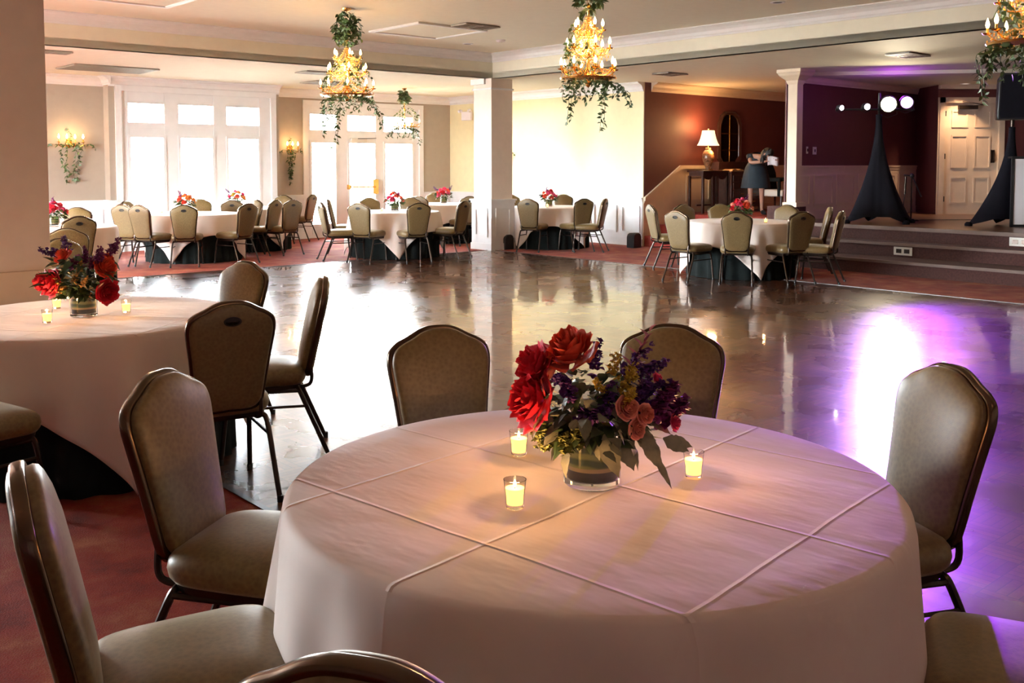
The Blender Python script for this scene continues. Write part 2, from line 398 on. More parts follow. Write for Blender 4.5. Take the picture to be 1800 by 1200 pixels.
# beige column at the left and the white corner column
def column(name, b0, b1, a0, a1, top, mat, pmat, rail=0.92, ped=0.03):
    m = MB(); m.box(b0, b1, a0, a1, 0, top); c = struct(name, m, mat)
    m = MB()
    m.box(b0-ped, b1+ped, a0-ped, a1+ped, 0.0, rail-.03)
    m.box(b0-ped-.015, b1+ped+.015, a0-ped-.015, a1+ped+.015, 0.0, 0.12)
    m.box(b0-ped-.03, b1+ped+.03, a0-ped-.03, a1+ped+.03, rail-.03, rail)
    m.box(b0-ped-.012, b1+ped+.012, a0-ped-.012, a1+ped+.012, rail-.07, rail-.03)
    for (x0, x1, y) in ((b0+.07, b1-.07, a0-ped),):
        frame_a(m, x0, x1, y, 0.24, rail-.16, -1)
    frame_b(m, a0+.07, a1-.07, b0-ped, 0.24, rail-.16, -1)
    struct('trim_3', m, pmat); return c
def frame_a(m, b0, b1, a, z0, z1, sgn, w=0.035, d=0.016):
    y0, y1 = sorted((a, a+sgn*d))
    m.box(b0, b1, y0, y1, z0, z0+w); m.box(b0, b1, y0, y1, z1-w, z1); m.box(b0, b0+w, y0, y1, z0+w, z1-w); m.box(b1-w, b1, y0, y1, z0+w, z1-w)
def frame_b(m, a0, a1, b, z0, z1, sgn, w=0.035, d=0.016):
    x0, x1 = sorted((b, b+sgn*d))
    m.box(x0, x1, a0, a1, z0, z0+w); m.box(x0, x1, a0, a1, z1-w, z1); m.box(x0, x1, a0, a0+w, z0+w, z1-w); m.box(x0, x1, a1-w, a1, z0+w, z1-w)
column('wall_column', BB-.06, BB+.44, AB-.04, AB+.46, HL, M['beige_col'], M['trim'])
m = MB(); m.box(BB-.10, BB+.48, AB+.121, AB+.50, HL-.10, HL); m.box(BB-.08, BB+.46, AB-.06, AB+.48, HL-.20, HL-.17); struct('trim_4', m, M['trim'])
m = MB(); m.box(0.9, 2.0, 6.9, 7.7, 0, HH); struct('wall_column_left', m, M['beige_col'])
m = MB(); m.box(0.86, 2.03, 6.87, 7.73, 0, .80); m.box(0.84, 2.05, 6.85, 7.75, .80, .86); struct('trim_5', m, M['trim_pink'])
# wainscot: white panelled dado along the walls
def dado_a(a, b0, b1, sgn=-1, rail=0.92, z0=0.0, mat=None, pw=0.62, skip=()):
    m = MB(); mt = mat or M['trim']
    segs = []; x = b0
    for s0, s1 in sorted(skip): segs.append((x, s0)); x = s1
    segs.append((x, b1))
    for x0, x1 in segs:
        if x1-x0 < .05: continue
        y0, y1 = sorted((a, a+sgn*.015)); m.box(x0, x1, y0, y1, z0, z0+rail-.03)
        y0, y1 = sorted((a, a+sgn*.05)); m.box(x0, x1, y0, y1, z0+rail-.03, z0+rail)
        y0, y1 = sorted((a, a+sgn*.03)); m.box(x0, x1, y0, y1, z0+rail-.08, z0+rail-.03); m.box(x0, x1, y0, y1, z0, z0+.14)
        n = max(1, round((x1-x0)/pw)); st = (x1-x0)/n
        for i in range(n): frame_a(m, x0+i*st+.06, x0+(i+1)*st-.06, a+sgn*.015, z0+.24, z0+rail-.16, sgn)
    return struct('trim_6', m, mt)
def dado_b(b, a0, a1, sgn=-1, rail=0.92, z0=0.0, mat=None, pw=0.62):
    m = MB()
    x0, x1 = sorted((b, b+sgn*.015)); m.box(x0, x1, a0, a1, z0, z0+rail-.03)
    x0, x1 = sorted((b, b+sgn*.05)); m.box(x0, x1, a0, a1, z0+rail-.03, z0+rail)
    x0, x1 = sorted((b, b+sgn*.03)); m.box(x0, x1, a0, a1, z0+rail-.08, z0+rail-.03); m.box(x0, x1, a0, a1, z0, z0+.14)
    n = max(1, round((a1-a0)/pw)); st = (a1-a0)/n
    for i in range(n): frame_b(m, a0+i*st+.06, a0+(i+1)*st-.06, b+sgn*.015, z0+.24, z0+rail-.16, sgn)
    return struct('trim_7', m, mat or M['trim'])
dado_a(AW, BE1, BW, skip=[(DH[0]-.09, DH[1]+.09)]); dado_b(BW, 12.2, AW-.02)
dado_a(LA, -2.7, BE0, skip=[(-2.7, .45)]); dado_a(BA, BE0, BE1, skip=[(BH[0]-.09, BH[1]+.09)])
dado_b(BE0, BA, LA)

# windows: one frame mesh + one glass each
def window(name, a, b0, b1, z0, z1, cols, tr0, tr1, sill, bottom_panel=True, door_cols=()):
    m = MB(); y0, y1 = a+.02, a+.12
    m.box(b0, b1, y0, y1, z1-.20, z1)                               # head
    m.box(b0, b1, y0, y1, tr0-.24, tr0)                             # transom bar
    m.box(b0, b1, y0, y1, z0, sill)                                 # bottom rail
    n = len(cols)
    edges = [b0]+[c for p in cols for c in p]+[b1]
    for i in range(0, len(edges), 2): m.box(edges[i], edges[i+1], y0-.01, y1+.01, z0, z1)
    for c0, c1 in cols: m.box(c0, c1, y0, y1, tr1, z1-.19)
    for c0, c1 in cols:
        frame_a(m, c0-.02, c1+.02, y0-.005, sill-.02, tr0-.22, -1, 0.05, 0.02)
        if sill > .2: frame_a(m, c0+.03, c1-.03, y0, z0+.08, sill-.07, -1, 0.03, 0.012)
    # casing on the wall face
    m.box(b0-.09, b0+.02, a-.03, a+.03, z0, z1+.06); m.box(b1-.02, b1+.09, a-.03, a+.03, z0, z1+.06); m.box(b0-.09, b1+.09, a-.035, a+.03, z1-.02, z1+.08)
    w_ = struct(name, m, M['trim'])
    g = MB()
    for c0, c1 in cols:
        g.box(c0, c1, a+.065, a+.071, tr0, tr1); g.box(c0, c1, a+.065, a+.071, sill, tr0-.24)
    gg = g.build('pane', M['pane'], w_, smooth=False)
    return w_
window('window_1', BA, BH[0], BH[1], 0.0, 2.86, [(bcol(229, BA), bcol(292, BA)), (bcol(317, BA), bcol(378, BA)), (bcol(401, BA), bcol(458, BA))], 2.30, 2.64, 0.38)
window('window_2', AW, DH[0], DH[1], 0.0, 2.80, [(bcol(547, AW), bcol(593, AW)), (bcol(613, AW), bcol(662, AW)), (bcol(676, AW), bcol(727, AW))], 2.27, 2.60, 0.26)
for (nm, a0, a1) in (('window_3', 10.2, 14.2),):
    m = MB()
    for k in range(5):
        y = a0+(a1-a0)*k/4; m.box(-2.88, -2.74, max(a0, y-.05), min(a1, y+.05), .3, 2.7)
    m.box(-2.88, -2.74, a0, a1, .3, .4); m.box(-2.88, -2.74, a0, a1, 2.6, 2.7); m.box(-2.88, -2.74, a0, a1, 2.0, 2.1)
    struct(nm, m, M['trim'])
m = MB(); m.box(-2.7, .4, LA+.04, LA+.16, 2.0, 2.1); m.box(-2.7, .4, LA+.04, LA+.16, 2.65, 2.75); m.box(-2.7, .4, LA+.04, LA+.16, .3, .4)
for x in (-2.7, -1.7, -.68, .3): m.box(x, x+.1, LA+.04, LA+.16, .3, 2.75)
struct('window_4', m, M['trim'])
# garden door hardware: crash bar and closer
t = empty('crash_bar', RW(bcol(637, AW), AW, 1.06), TH, 'brass crash bar across the garden door in the window wall', 'door bar')
m = MB(); m.tube([(-.34, -.07, 0), (.30, -.07, 0)], .016, 10); m.build('bar', M['gold'], t)
m = MB(); m.box(.24, .38, -.07, .0, -.16, .16); m.build('latch_case', M['gold'], t, bevel=.008)
m = MB(); m.box(-.38, -.32, -.07, .02, -.05, .05); m.build('bracket', M['gold'], t, bevel=.006)
t = empty('door_closer', RW(bcol(640, AW), AW, 2.06), TH, 'grey closer arm above the garden door behind the hanging vines', 'door closer')
m = MB(); m.box(-.35, .05, -.07, .015, -.05, .05); m.build('housing', M['plate'], t, bevel=.01)
m = MB(); m.tube([(-.2, -.09, .04), (.15, -.12, .05), (.3, -.03, .06)], .008, 6); m.build('arm', M['dark_metal'], t)

# ------------------------------------------------------------ stair alcove and stage
SZ = 0.60
m = MB(); m.box(BW+.02, 23, 12.19, 12.4, 0, HL); struct('wall_alcove', m, M['maroon'])
crown('a', 12.2, BW+.2, 23, HL, -1, 0.17, mat=M['trim_pink'])
m = MB()
for i, b in enumerate((14.12, 14.50, 14.86)): m.box(b, 15.2, 9.2, 12.2, i*.2, (i+1)*.2-.001)
m.box(15.2, 23, 9.35, 12.2, 0, SZ); struct('floor_landing', m, M['red_carpet'])
# sloping dado beside the stair, level dado on the landing
m = MB()
def slope_band(m, pts_lo, pts_hi, a0, a1):
    r = [[(b, a0, z), (b, a1, z), (b, a1, Z), (b, a0, Z)] for (b, z), (_, Z) in zip(pts_lo, pts_hi)]
    m.rings(r)
L0 = [(14.1, 0), (15.15, .6), (23, .6)]
slope_band(m, [(b, z) for b, z in L0], [(b, z+.92) for b, z in L0], 12.18, 12.2)
slope_band(m, [(b, z+.86) for b, z in L0], [(b, z+.93) for b, z in L0], 12.14, 12.18)
slope_band(m, [(b, z+.82) for b, z in L0], [(b, z+.86) for b, z in L0], 12.165, 12.18)
for x0, x1 in ((15.35, 16.1), (16.25, 17.1), (17.25, 18.1), (18.3, 19.2), (19.4, 20.3)): frame_a(m, x0, x1, 12.18, SZ+.22, SZ+.74, -1)
m.box(15.2, 23, 12.15, 12.18, SZ, SZ+.13)
struct('trim_8', m, M['trim_pink'])
# post at the stage corner, standing on a low plinth
PA, PB = 8.97, 14.12
m = MB(); m.box(PB-.085, PB+.085, PA-.085, PA+.085, SZ+.26, HL)
m.box(PB-.13, PB+.13, PA-.13, PA+.13, SZ+.26, SZ+.33)
r = [[(PB+s*d, PA+t*d, z) for s, t in ((-1,-1),(1,-1),(1,1),(-1,1))] for d, z in ((.09, HL-.24), (.10, HL-.22), (.11, HL-.18), (.19, HL-.10), (.21, HL-.06), (.22, HL-.05), (.22, HL))]
m.rings(r); struct('wall_post', m, M['trim_pink'])
m = MB(); m.box(PB-.16, PB+.14, PA-.14, PA+.4, 0, SZ+.26); struct('wall_plinth', m, M['stone_step'])
# stage platform with two lower steps
m = MB(); m.box(BW-.02, 23, -4.5, 9.35, 0.4, SZ); m.box(BW-.42, 23, -4.5, 8.95, 0.2, .4); m.box(13.05, 23, -4.5, 8.6, 0.0, .2)
struct('floor_stage', m, M['stone_step'])
m = MB(); m.box(BW-.05, 20, -4.5, 9.35, SZ, SZ+.012); struct('floor_stage_top', m, P('stage_wood', (0.16, 0.085, 0.05), 0.28, vary=0.25, vscale=5))
m = MB()
m.box(BW-.06, BW-.02, -4.5, 8.95, SZ-.04, SZ+.015); m.box(BW-.46, BW-.42, -4.5, 8.6, .365, .405); m.box(13.01, 13.05, -4.5, 8.6, .165, .205)
struct('trim_9', m, P('worn_nosing', (0.16, 0.10, 0.08), 0.6))
# stage back wall
SB = 19.45
m = MB(); m.box(PB+.1, SB, 9.2, 9.225, SZ, HL); struct('wall_stage', m, M['maroon'])
dado_a(9.2, PB+.14, SB, -1, .93, SZ, M['trim_pink'], 0.72)
crown('a', 9.2, PB+.1, SB, HL, -1, .17, mat=M['trim_pink'])
# the door wall faces the hall squarely (world frame)
DY, DX0 = 18.4, 7.97
def wstruct(name, m, mat): o = m.build(name, mat, smooth=False); o['kind'] = 'structure'; return o
dl, dr = 8.10, 9.12
m = MB(); m.box(DX0, dl-.10, DY, DY+.15, SZ, HL); m.box(dr+.10, 13.5, DY, DY+.15, SZ, HL); m.box(dl-.10, dr+.10, DY, DY+.15, SZ+2.20, HL); m.box(DX0, DX0+.12, DY+.15, DY+1.6, SZ, HL)
wstruct('wall_stage_door', m, M['maroon'])
m = MB(); m.box(dl-.10, dl, DY-.03, DY+.1, SZ, SZ+2.2); m.box(dr, dr+.10, DY-.03, DY+.1, SZ, SZ+2.2); m.box(dl-.10, dr+.10, DY-.03, DY+.1, SZ+2.1, SZ+2.2)
m.box(DX0, DX0+.12, DY-.02, DY, SZ, SZ+2.2)
wstruct('trim_10', m, M['trim_pink'])
m = MB(); m.box(dr+.10, 13.5, DY-.015, DY, SZ, SZ+.9); m.box(dr+.10, 13.5, DY-.05, DY, SZ+.9, SZ+.93); m.box(DX0, 13.5, DY-.12, DY, HL-.14, HL); wstruct('trim_11', m, M['trim_pink'])
m = MB(); m.box(dl, dr, DY+.02, DY+.06, SZ+.01, SZ+2.1); dd = m.build('door_1', M['trim_pink'], smooth=False); dd['kind'] = 'structure'
m = MB()
for (x0, x1) in ((dl+.14, dl+.45), (dr-.45, dr-.14)):
    for (z0, z1) in ((SZ+.22, SZ+.72), (SZ+.88, SZ+1.5), (SZ+1.64, SZ+1.96)): frame_a(m, x0, x1, DY+.02, z0, z1, -1, .03, .012)
m.build('door_panels', M['trim_pink'], dd, smooth=False)
m = MB(); m.box(dr-.13, dr-.07, DY-.01, DY+.02, SZ+.98, SZ+1.22); m.tube([(dr-.10, DY-.05, SZ+1.02), (dr-.10, DY-.05, SZ+1.18)], .01, 8); m.build('door_handle', M['dark_metal'], dd)
m = MB()
for z in (SZ+.25, SZ+1.05, SZ+1.85): m.box(dl-.015, dl+.03, DY-.005, DY+.02, z, z+.10)
m.build('hinges', M['dark_metal'], dd)
m = MB(); m.box(dl+.25, dl+.6, DY-.05, DY+.02, SZ+1.98, SZ+2.05); m.tube([(dl+.5, DY-.06, SZ+2.04), (dl+.65, DY-.2, SZ+2.05), (dl+.3, DY-.06, SZ+2.12)], .01, 6); m.build('door_closer', M['dark_metal'], dd)
# dropped ceiling over the stage
m = MB(); p0, p1 = at(1372, 128, HL-.005), at(1760, 121.5, HL-.005)
def wprism(m, pts, z0, z1): m.rings([[(x, y, z0) for x, y in pts], [(x, y, z1) for x, y in pts]])
wprism(m, [(p0.x, p0.y), (p1.x, p1.y), (14, p1.y), (14, 22), (9.5, 22), (6.6, 19.6)], HL-.06, HL-.001)
wstruct('ceiling_stage', m, M['ceiling'])
wall_a('wall_stage_right', -4.5, -4.3, BW, 23, 0, HL, M['maroon'])
wall_b('wall_far_right', 22.8, 23, -4.5, 12.4, 0, HL, M['maroon'])

# ------------------------------------------------------------ banquet chair (front towards +y)
HALF = [(.0, .0), (.105, 0), (.148, .028), (.160, .07), (.168, .14), (.180, .23), (.194, .32), (.198, .365), (.188, .402), (.160, .425), (.118, .443), (.078, .463), (.04, .474), (0, .476)]
def back_outline(scale_in=0.0, k=3):
    h = [(.105, 0)] + [(x, z) for x, z in HALF[2:-1]]
    pts = catmull([Vector((x, z, 0)) for x, z in [(0, -.001)]+h+[(0, .476)]], k)
    pts = [(p.x, p.y) for p in pts if p.x > 0.004]
    right = pts; left = [(-x, z) for x, z in reversed(pts)]
    out = right+[(0, .476)]+left+[(0, 0)]
    if scale_in:
        cx, cz = 0, .24
        out = [(x*(1-scale_in/.19), cz+(z-cz)*(1-scale_in/.24)) for x, z in out]
    return out
TILT = radians(12); BBASE = Vector((0, -.205, .428))
def bk(x, t, d):
    t *= 1.115
    return BBASE+Vector((x, -sin(TILT)*t+cos(TILT)*d, cos(TILT)*t+sin(TILT)*d))
def back_rings(specs):
    return [[bk(x, t, d+dome*(1-min(1, (x/.2)**2))) for x, t in back_outline(s)] for s, d, dome in specs]
def make_chair(name):
    t = empty(name, (0, 0, 0))
    # seat cushion: superellipse, rounded, domed
    def ring(sx, sy, z, dome=0):
        r = []
        for k in range(40):
            a = 2*pi*k/40; c_, s_ = cos(a), sin(a)
            x = abs(c_)**.42*math.copysign(1, c_); y = abs(s_)**.42*math.copysign(1, s_)
            yy = y*sy+.02; xx = x*sx*(1+.05*y)
            r.append((xx, yy, z+dome))
        return r
    m = MB(); m.rings([ring(.195, .195, .395), ring(.212, .212, .400), ring(.222, .222, .415), ring(.226, .226, .437), ring(.222, .222, .460), ring(.210, .210, .476), ring(.185, .185, .487), ring(.13, .13, .496), ring(.06, .06, .499)])
    m.build('seat', M['fabric'], t, ang=80)
    m = MB(); m.rings([ring(.203, .203, .375), ring(.207, .207, .396)]); m.build('seat_pan', M['dark_metal'], t)
    m = MB(); m.rings(back_rings([(.012, .008, 0), (.010, .024, 0), (.014, .034, 0), (.026, .041, 0), (.055, .046, .004), (.10, .048, .008), (.16, .048, .010)]))
    m.build('backrest', M['fabric'], t, ang=60)
    m = MB(); m.rings(back_rings([(.006, .012, 0), (.0, .010, 0), (-.003, .004, 0), (-.003, -.014, 0), (.001, -.019, 0), (.008, -.020, 0)]))
    m.build('back_frame', M['frame_metal'], t, ang=60)
    m = MB(); m.rings(back_rings([(.010, -.016, 0), (.012, -.024, 0), (.022, -.029, 0), (.08, -.031, 0)])); m.build('rear_panel', M['fabric_back'], t, ang=60)
    m = MB(); R_ = []
    for s, d in ((1, -.030), (1, -.036), (.82, -.036), (.78, -.031)):
        R_.append([bk(.040*s*cos(q*pi/12), .398+.020*s*sin(q*pi/12), d) for q in range(24)])
    m.rings(R_); m.build('hand_grip', M['black_plastic'], t)
    for s in (-1, 1):
        m = MB(); pts = catmull([(s*.10, .165, .385), (s*.165, .178, .380), (s*.192, .195, .345), (s*.200, .215, .20), (s*.205, .235, .015)], 5); m.tube(pts, .0125, 8)
        m.build('front_leg', M['dark_metal'], t)
        m = MB(); pts = catmull([(s*.10, -.150, .385), (s*.165, -.158, .380), (s*.188, -.175, .345), (s*.198, -.245, .18), (s*.205, -.315, .015)], 5); m.tube(pts, .0125, 8)
        m.build('rear_leg', M['dark_metal'], t)
        m = MB(); m.tube([(s*.197, -.20, .285), (s*.197, .204, .285)], .008, 6); m.tube([(s*.185, -.17, .365), (s*.185, .19, .365)], .010, 6)
        m.build('side_stretcher', M['dark_metal'], t)
        m = MB(); m.tube(catmull([(s*.13, -.12, .378), (s*.14, -.20, .38), (s*.145, -.232, .41), (s*.145, -.228, .50)], 4), .010, 6); m.build('back_bracket', M['dark_metal'], t)
        for yy in (.236, -.320):
            m = MB(); m.lathe([(.015, 0), (.016, .02), (.014, .03)], 10, (s*.206, yy, 0), True, True); m.build('foot_cap', M['black_plastic'], t)
    return t
CH = make_chair('banquet_chair'); CH_USED = [False]
CHKIDS = [o for o in COL.objects if o.parent == CH]
def copy_thing(src, kids_):
    r = src.copy(); COL.objects.link(r)
    for k in kids_:
        c = k.copy(); COL.objects.link(c); c.parent = r
    return r
def place_chair(x, y, yaw, label, group):
    if not CH_USED[0]: c = CH; CH_USED[0] = True
    else: c = copy_thing(CH, CHKIDS)
    c.location = (x, y, 0); c.rotation_euler = (0, 0, yaw)
    tag(c, label, 'chair', group); return c

# ------------------------------------------------------------ tables, cloths
TR = 0.75; TZ = 0.76
def make_table():
    t = empty('banquet_table', (0, 0, 0))
    m = MB(); m.lathe([(.0005, .715), (TR-.02, .715), (TR-.005, .72), (TR-.005, .735), (TR-.02, .742), (.0005, .742)], 64); m.build('tabletop', M['dark_wood'], t)
    for k in range(4):
        a = pi/4+k*pi/2; m = MB(); m.tube([(.45*cos(a), .45*sin(a), .715), (.5*cos(a), .5*sin(a), 0.0)], .016, 8); m.build('leg', M['dark_metal'], t)
    return t
TB = make_table(); TBK = [o for o in COL.objects if o.parent == TB]
def make_skirt():
    m = MB(); r = []
    N_ = 160; R0 = TR-.002
    for (rr, z, amp) in ((.001, .744, 0), (R0-.05, .744, 0), (R0, .7435, 0), (R0+.004, .735, .0), (R0+.002, .6, .004), (R0-.0, .4, .009), (R0+.002, .2, .014), (R0+.008, .004, .018)):
        r.append([((rr-amp+amp*cos(26*q*2*pi/N_+sin(q*.3)))*cos(2*pi*q/N_), (rr-amp+amp*cos(26*q*2*pi/N_+sin(q*.3)))*sin(2*pi*q/N_), z) for q in range(N_)])
    m.rings(r, True, False, False); return m.build('black_underlay_cloth', M['black_cloth'], ang=70)
SKIRT = make_skirt()
def make_cloth(seed, half=1.055, N_=240):
    rr = random.Random(seed); ph = [rr.uniform(0, 6.28) for _ in range(6)]
    def pt(q, i):
        th = 2*pi*q/N_; L = half/max(abs(cos(th)), abs(sin(th)))-TR
        r0 = TR+.006
        if i <= 9:                                        # the top
            r = r0*(1e-3+(i/9)*.985); x, y = r*cos(th), r*sin(th)
            return (x, y, TZ-.004+.0015*noise.noise(Vector((x*3, y*3, seed))))
        if i == 10: return (r0*cos(th), r0*sin(th), TZ-.0065)
        if i == 11: r = r0+.009; return (r*cos(th), r*sin(th), TZ-.017)
        t = (i-11)/16; l = .012+L*t
        dth = (th-pi/4+pi/4) % (pi/2)-pi/4                # angle from the nearest corner
        cornery = math.exp(-(dth/.42)**2)
        amp = (.042+.035*cornery)*min(1, l/.45)
        fold = (.5+.5*cos(dth*17+.5*sin(th*3+ph[0])))*cornery + (.5+.5*cos(th*15+ph[1]+.8*sin(th*5+ph[2])))*(1-cornery)
        r = r0+.013+l*.02+amp*fold
        z = TZ-.012-l*(1-.03*fold)
        tw = .05*cornery*l*sin(th*9+ph[3])
        if z < .012: r += (.012-z)*.8; z = .012
        return (r*cos(th+tw), r*sin(th+tw), z)
    m = MB(); m.rings([[pt(q, i) for q in range(N_)] for i in range(28)], True, True, False)
    o = m.build('white_tablecloth', M['cloth'], ang=180)
    s = o.modifiers.new('thick', 'SOLIDIFY'); s.thickness = .0015; s.offset = 1
    return o
CL_A = make_cloth(3); CL_B = make_cloth(11)
USED = {}
def once(o):
    if o.name in USED:
        return None
    USED[o.name] = 1; return o
def table(x, y, yaw, where, cl=None, skirt=True):
    t = once(TB) or copy_thing(TB, TBK)
    t.location = (x, y, 0); t.rotation_euler = (0, 0, yaw); tag(t, 'banquet table hidden under its cloths, '+where, 'table', 'round banquet tables')
    s = once(SKIRT)
    if s is None: s = SKIRT.copy(); COL.objects.link(s)
    s.location = (x, y, 0); tag(s, 'black floor-length underlay cloth of the table '+where, 'tablecloth', 'black underlay cloths')
    cl = cl or CL_B
    c = once(cl)
    if c is None: c = cl.copy(); COL.objects.link(c)
    c.location = (x, y, 0); c.rotation_euler = (0, 0, yaw); tag(c, 'white square tablecloth of the table '+where, 'tablecloth', 'white tablecloths')

T = {}                                    # table centres on the floor
def tab(key, px, z, yaw, where, cl=None):
    x = (px-900)/FPX*z; T[key] = (x, z); table(x, z, yaw, where, cl)
T['near'] = (0.20, 2.45); table(0.20, 2.45, radians(-41.3), 'in the foreground with three candles', CL_A)
T['left'] = (-2.26, 5.17); table(-2.26, 5.17, radians(-10), 'beside the beige column at the left', CL_B)
tab('bay', 340, 15.9, radians(38), 'in front of the bright bay window', CL_A)
tab('bayrear', 437, 17.85, radians(10), 'behind the bay window table, nearer the glass', CL_B)
tab('door', 694, 16.6, radians(-35+90), 'in front of the garden doors', CL_B)
tab('corner', 781, 19.7, radians(20), 'in the far corner under the exit light', CL_A)
tab('cream', 966, 18.4, radians(0), 'by the cream wall beyond the white column', CL_B)
tab('stage', 1303, 13.75, radians(48), 'in front of the stair alcove and stage', CL_A)
tab('hidden', 92, 12.5, radians(30), 'half hidden behind the beige column', CL_B)

def face(x, y, key, off=0): tx, ty = T[key]; return atan2(ty-y, tx-x)-pi/2+off
def chair_px(px, top, key, label, group, off=0, yaw=None, h=.945):
    """near chairs: from where the top of the back is seen"""
    p = at(px, top, h); yw = face(p.x, p.y, key, off) if yaw is None else yaw
    place_chair(p.x-sin(yw)*.30, p.y+cos(yw)*.30, yw, label, group)
def chair_ring(px, far, key, label, group, rb=1.08, off=0, yaw=None):
    """far chairs: the back's middle lies on a circle about the table, seen at this column of the photograph"""
    rb = max(rb, 1.22); tx, ty = T[key]; dx, dy = (px-900)/FPX, 1.0; L = hypot(dx, dy); dx /= L; dy /= L
    b = tx*dx+ty*dy; c = tx*tx+ty*ty-rb*rb; D = b*b-c
    s = b+(1 if far else -1)*sqrt(max(0, D)); x, y = dx*s, dy*s
    yw = face(x, y, key, off) if yaw is None else yaw
    place_chair(x-sin(yw)*.27, y+cos(yw)*.27, yw, label, group)
GN = 'chairs around the foreground table'
B_ = 'olive chair '
chair_px(1181, 579, 'near', B_+'behind the big bouquet, at the right rear of the foreground table', GN, h=.93)
chair_px(771, 581, 'near', B_+'seen whole-backed behind the foreground table, left of the big bouquet', GN, h=.93)
chair_px(1668, 643, 'near', B_+'with a purple-lit padded back at the right of the foreground table', GN, off=radians(-9))
chair_px(286, 654, 'near', B_+'with a light stripe down its back, left of the foreground table', GN, off=radians(5))
chair_px(46, 820, 'near', B_+'cut by the left edge, seat under the foreground cloth', GN, off=radians(4))
chair_px(640, 1152, 'near', 'banquet chair of which only the shiny bronze top rail shows at the bottom edge', GN)
chair_px(1905, 1195, 'near', B_+'with only a glinting back corner at the right edge near the bottom', GN)
place_chair(1.15, 2.06, face(1.15, 2.06, 'near'), B_+'whose seat fills the lower right corner beside the foreground cloth', GN)
GL = 'chairs around the left table'
chair_px(430, 460, 'left', B_+'farthest right-hand one of the left table, partly behind another back', GL)
chair_px(406, 529, 'left', B_+'seen from behind with an oval grip, at the right of the left table', GL, off=radians(-22))
chair_px(566, 486, 'left', B_+'standing side-on on the parquet, facing the left table', GL, yaw=radians(104))
place_chair(-2.34, 4.14, radians(-35), B_+'at the left edge of which only the seat shows before the left table', GL)
GB = 'chairs around the bay window table'
chair_ring(225, 1, 'bay', B_+'behind the two left ones of the bay window table', GB, 1.2)
chair_ring(217, 0, 'bay', B_+'with grip, leftmost at the bay window table', GB, 1.25, off=.4)
chair_ring(246, 0, 'bay', B_+'turned sideways at the front left of the bay window table', GB, 1.02)
chair_ring(323, 0, 'bay', B_+'seen square from behind at the front of the bay window table', GB, 1.08)
chair_ring(433, 0, 'bay', B_+'at the front right of the bay window table with seat to the left', GB, 1.1)
chair_ring(351, 1, 'bay', B_+'peeping out behind the coral bouquet of the bay window table', GB, 1.1)
chair_ring(446, 1, 'bay', B_+'just behind the front right one of the bay window table', GB, 1.13)
GC = 'chairs around the table behind the bay window table'
chair_ring(409, 0, 'bayrear', B_+'seen from behind with its top under the pink and orange bouquet', GC, 1.1)
chair_ring(481, 0, 'bayrear', B_+'side-on and thin, facing left between two tables', GC, 1.35, yaw=radians(70))
chair_ring(512, 0, 'bayrear', B_+'with grip, left of the garden doors, seen from behind', GC, 1.55, off=.1)
chair_ring(497, 1, 'bayrear', B_+'pale one at the rear under the second sconce', GC, 1.25)
chair_ring(547, 1, 'bayrear', B_+'facing left, last before the garden doors', GC, 2.1, yaw=radians(75))
GD = 'chairs around the garden door table'
chair_ring(567, 0, 'door', B_+'facing right at the left end of the garden door table, nearer one', GD, 1.33, yaw=radians(-65))
chair_ring(580, 1, 'door', B_+'facing right at the left end of the garden door table, farther one', GD, 1.3, yaw=radians(-80))
chair_ring(632, 0, 'door', B_+'seen from behind at the front left of the garden door table', GD, 1.1)
chair_ring(735, 0, 'door', B_+'seen from behind at the front right of the garden door table', GD, 1.08)
chair_ring(650, 1, 'door', B_+'showing its front behind the left half of the garden door table', GD, 1.15)
chair_ring(721, 1, 'door', B_+'at the rear right of the garden door table', GD, 1.25)
chair_ring(813, 0, 'door', B_+'facing left at the right end of the garden door table', GD, 1.2, yaw=radians(62))
GE = 'chairs around the corner table'
chair_ring(737, 0, 'corner', B_+'pale, just behind a front one of the garden door table', GE, 1.1)
chair_ring(765, 1, 'corner', B_+'pale, far side of the corner table beside its bouquet', GE, 1.1)
chair_ring(824, 0, 'corner', B_+'at the right end of the corner table', GE, 1.15)
GF = 'chairs around the cream wall table'
chair_ring(929, 0, 'cream', B_+'seen from behind at the front left of the cream wall table', GF, 1.1)
chair_ring(1025, 0, 'cream', B_+'seen from behind at the front right of the cream wall table', GF, 1.15)
chair_ring(898, 1, 'cream', B_+'half hidden by the white column', GF, 1.28, off=-.3)
chair_ring(990, 1, 'cream', B_+'behind the cream wall table', GF, 1.1)
chair_ring(1061, 0, 'cream', B_+'facing left at the right end of the cream wall table', GF, 1.4, yaw=radians(72))
GS = 'chairs around the stage table'
chair_ring(1147, 1, 'stage', B_+'facing right, leftmost of the stage table', GS, 1.5, yaw=radians(-78))
chair_ring(1192, 0, 'stage', B_+'with a bright speckled back and grip at the left of the stage table', GS, 1.32, yaw=radians(-48))
chair_ring(1204, 1, 'stage', B_+'shaded one standing by the stairs behind the stage table', GS, 1.15)
chair_ring(1268, 1, 'stage', B_+'behind the bouquet of the stage table', GS, 1.1)
chair_ring(1296, 0, 'stage', B_+'seen square from behind at the front of the stage table', GS, 1.0)
chair_ring(1408, 0, 'stage', B_+'seen from behind at the front right of the stage table', GS, 1.12, off=-.1)
chair_ring(1382, 1, 'stage', B_+'showing its front, just under the cream post', GS, 1.1)
chair_ring(1456, 1, 'stage', B_+'facing left, right end of the stage table', GS, 1.35, yaw=radians(78))
chair_ring(1476, 0, 'stage', B_+'outermost right of the stage table in front of the black scrim', GS, 1.45, yaw=radians(62))
GH = 'chairs left behind the beige column'
chair_ring(134, 1, 'hidden', B_+'behind the table half hidden by the column, showing its front', GH, 1.25)
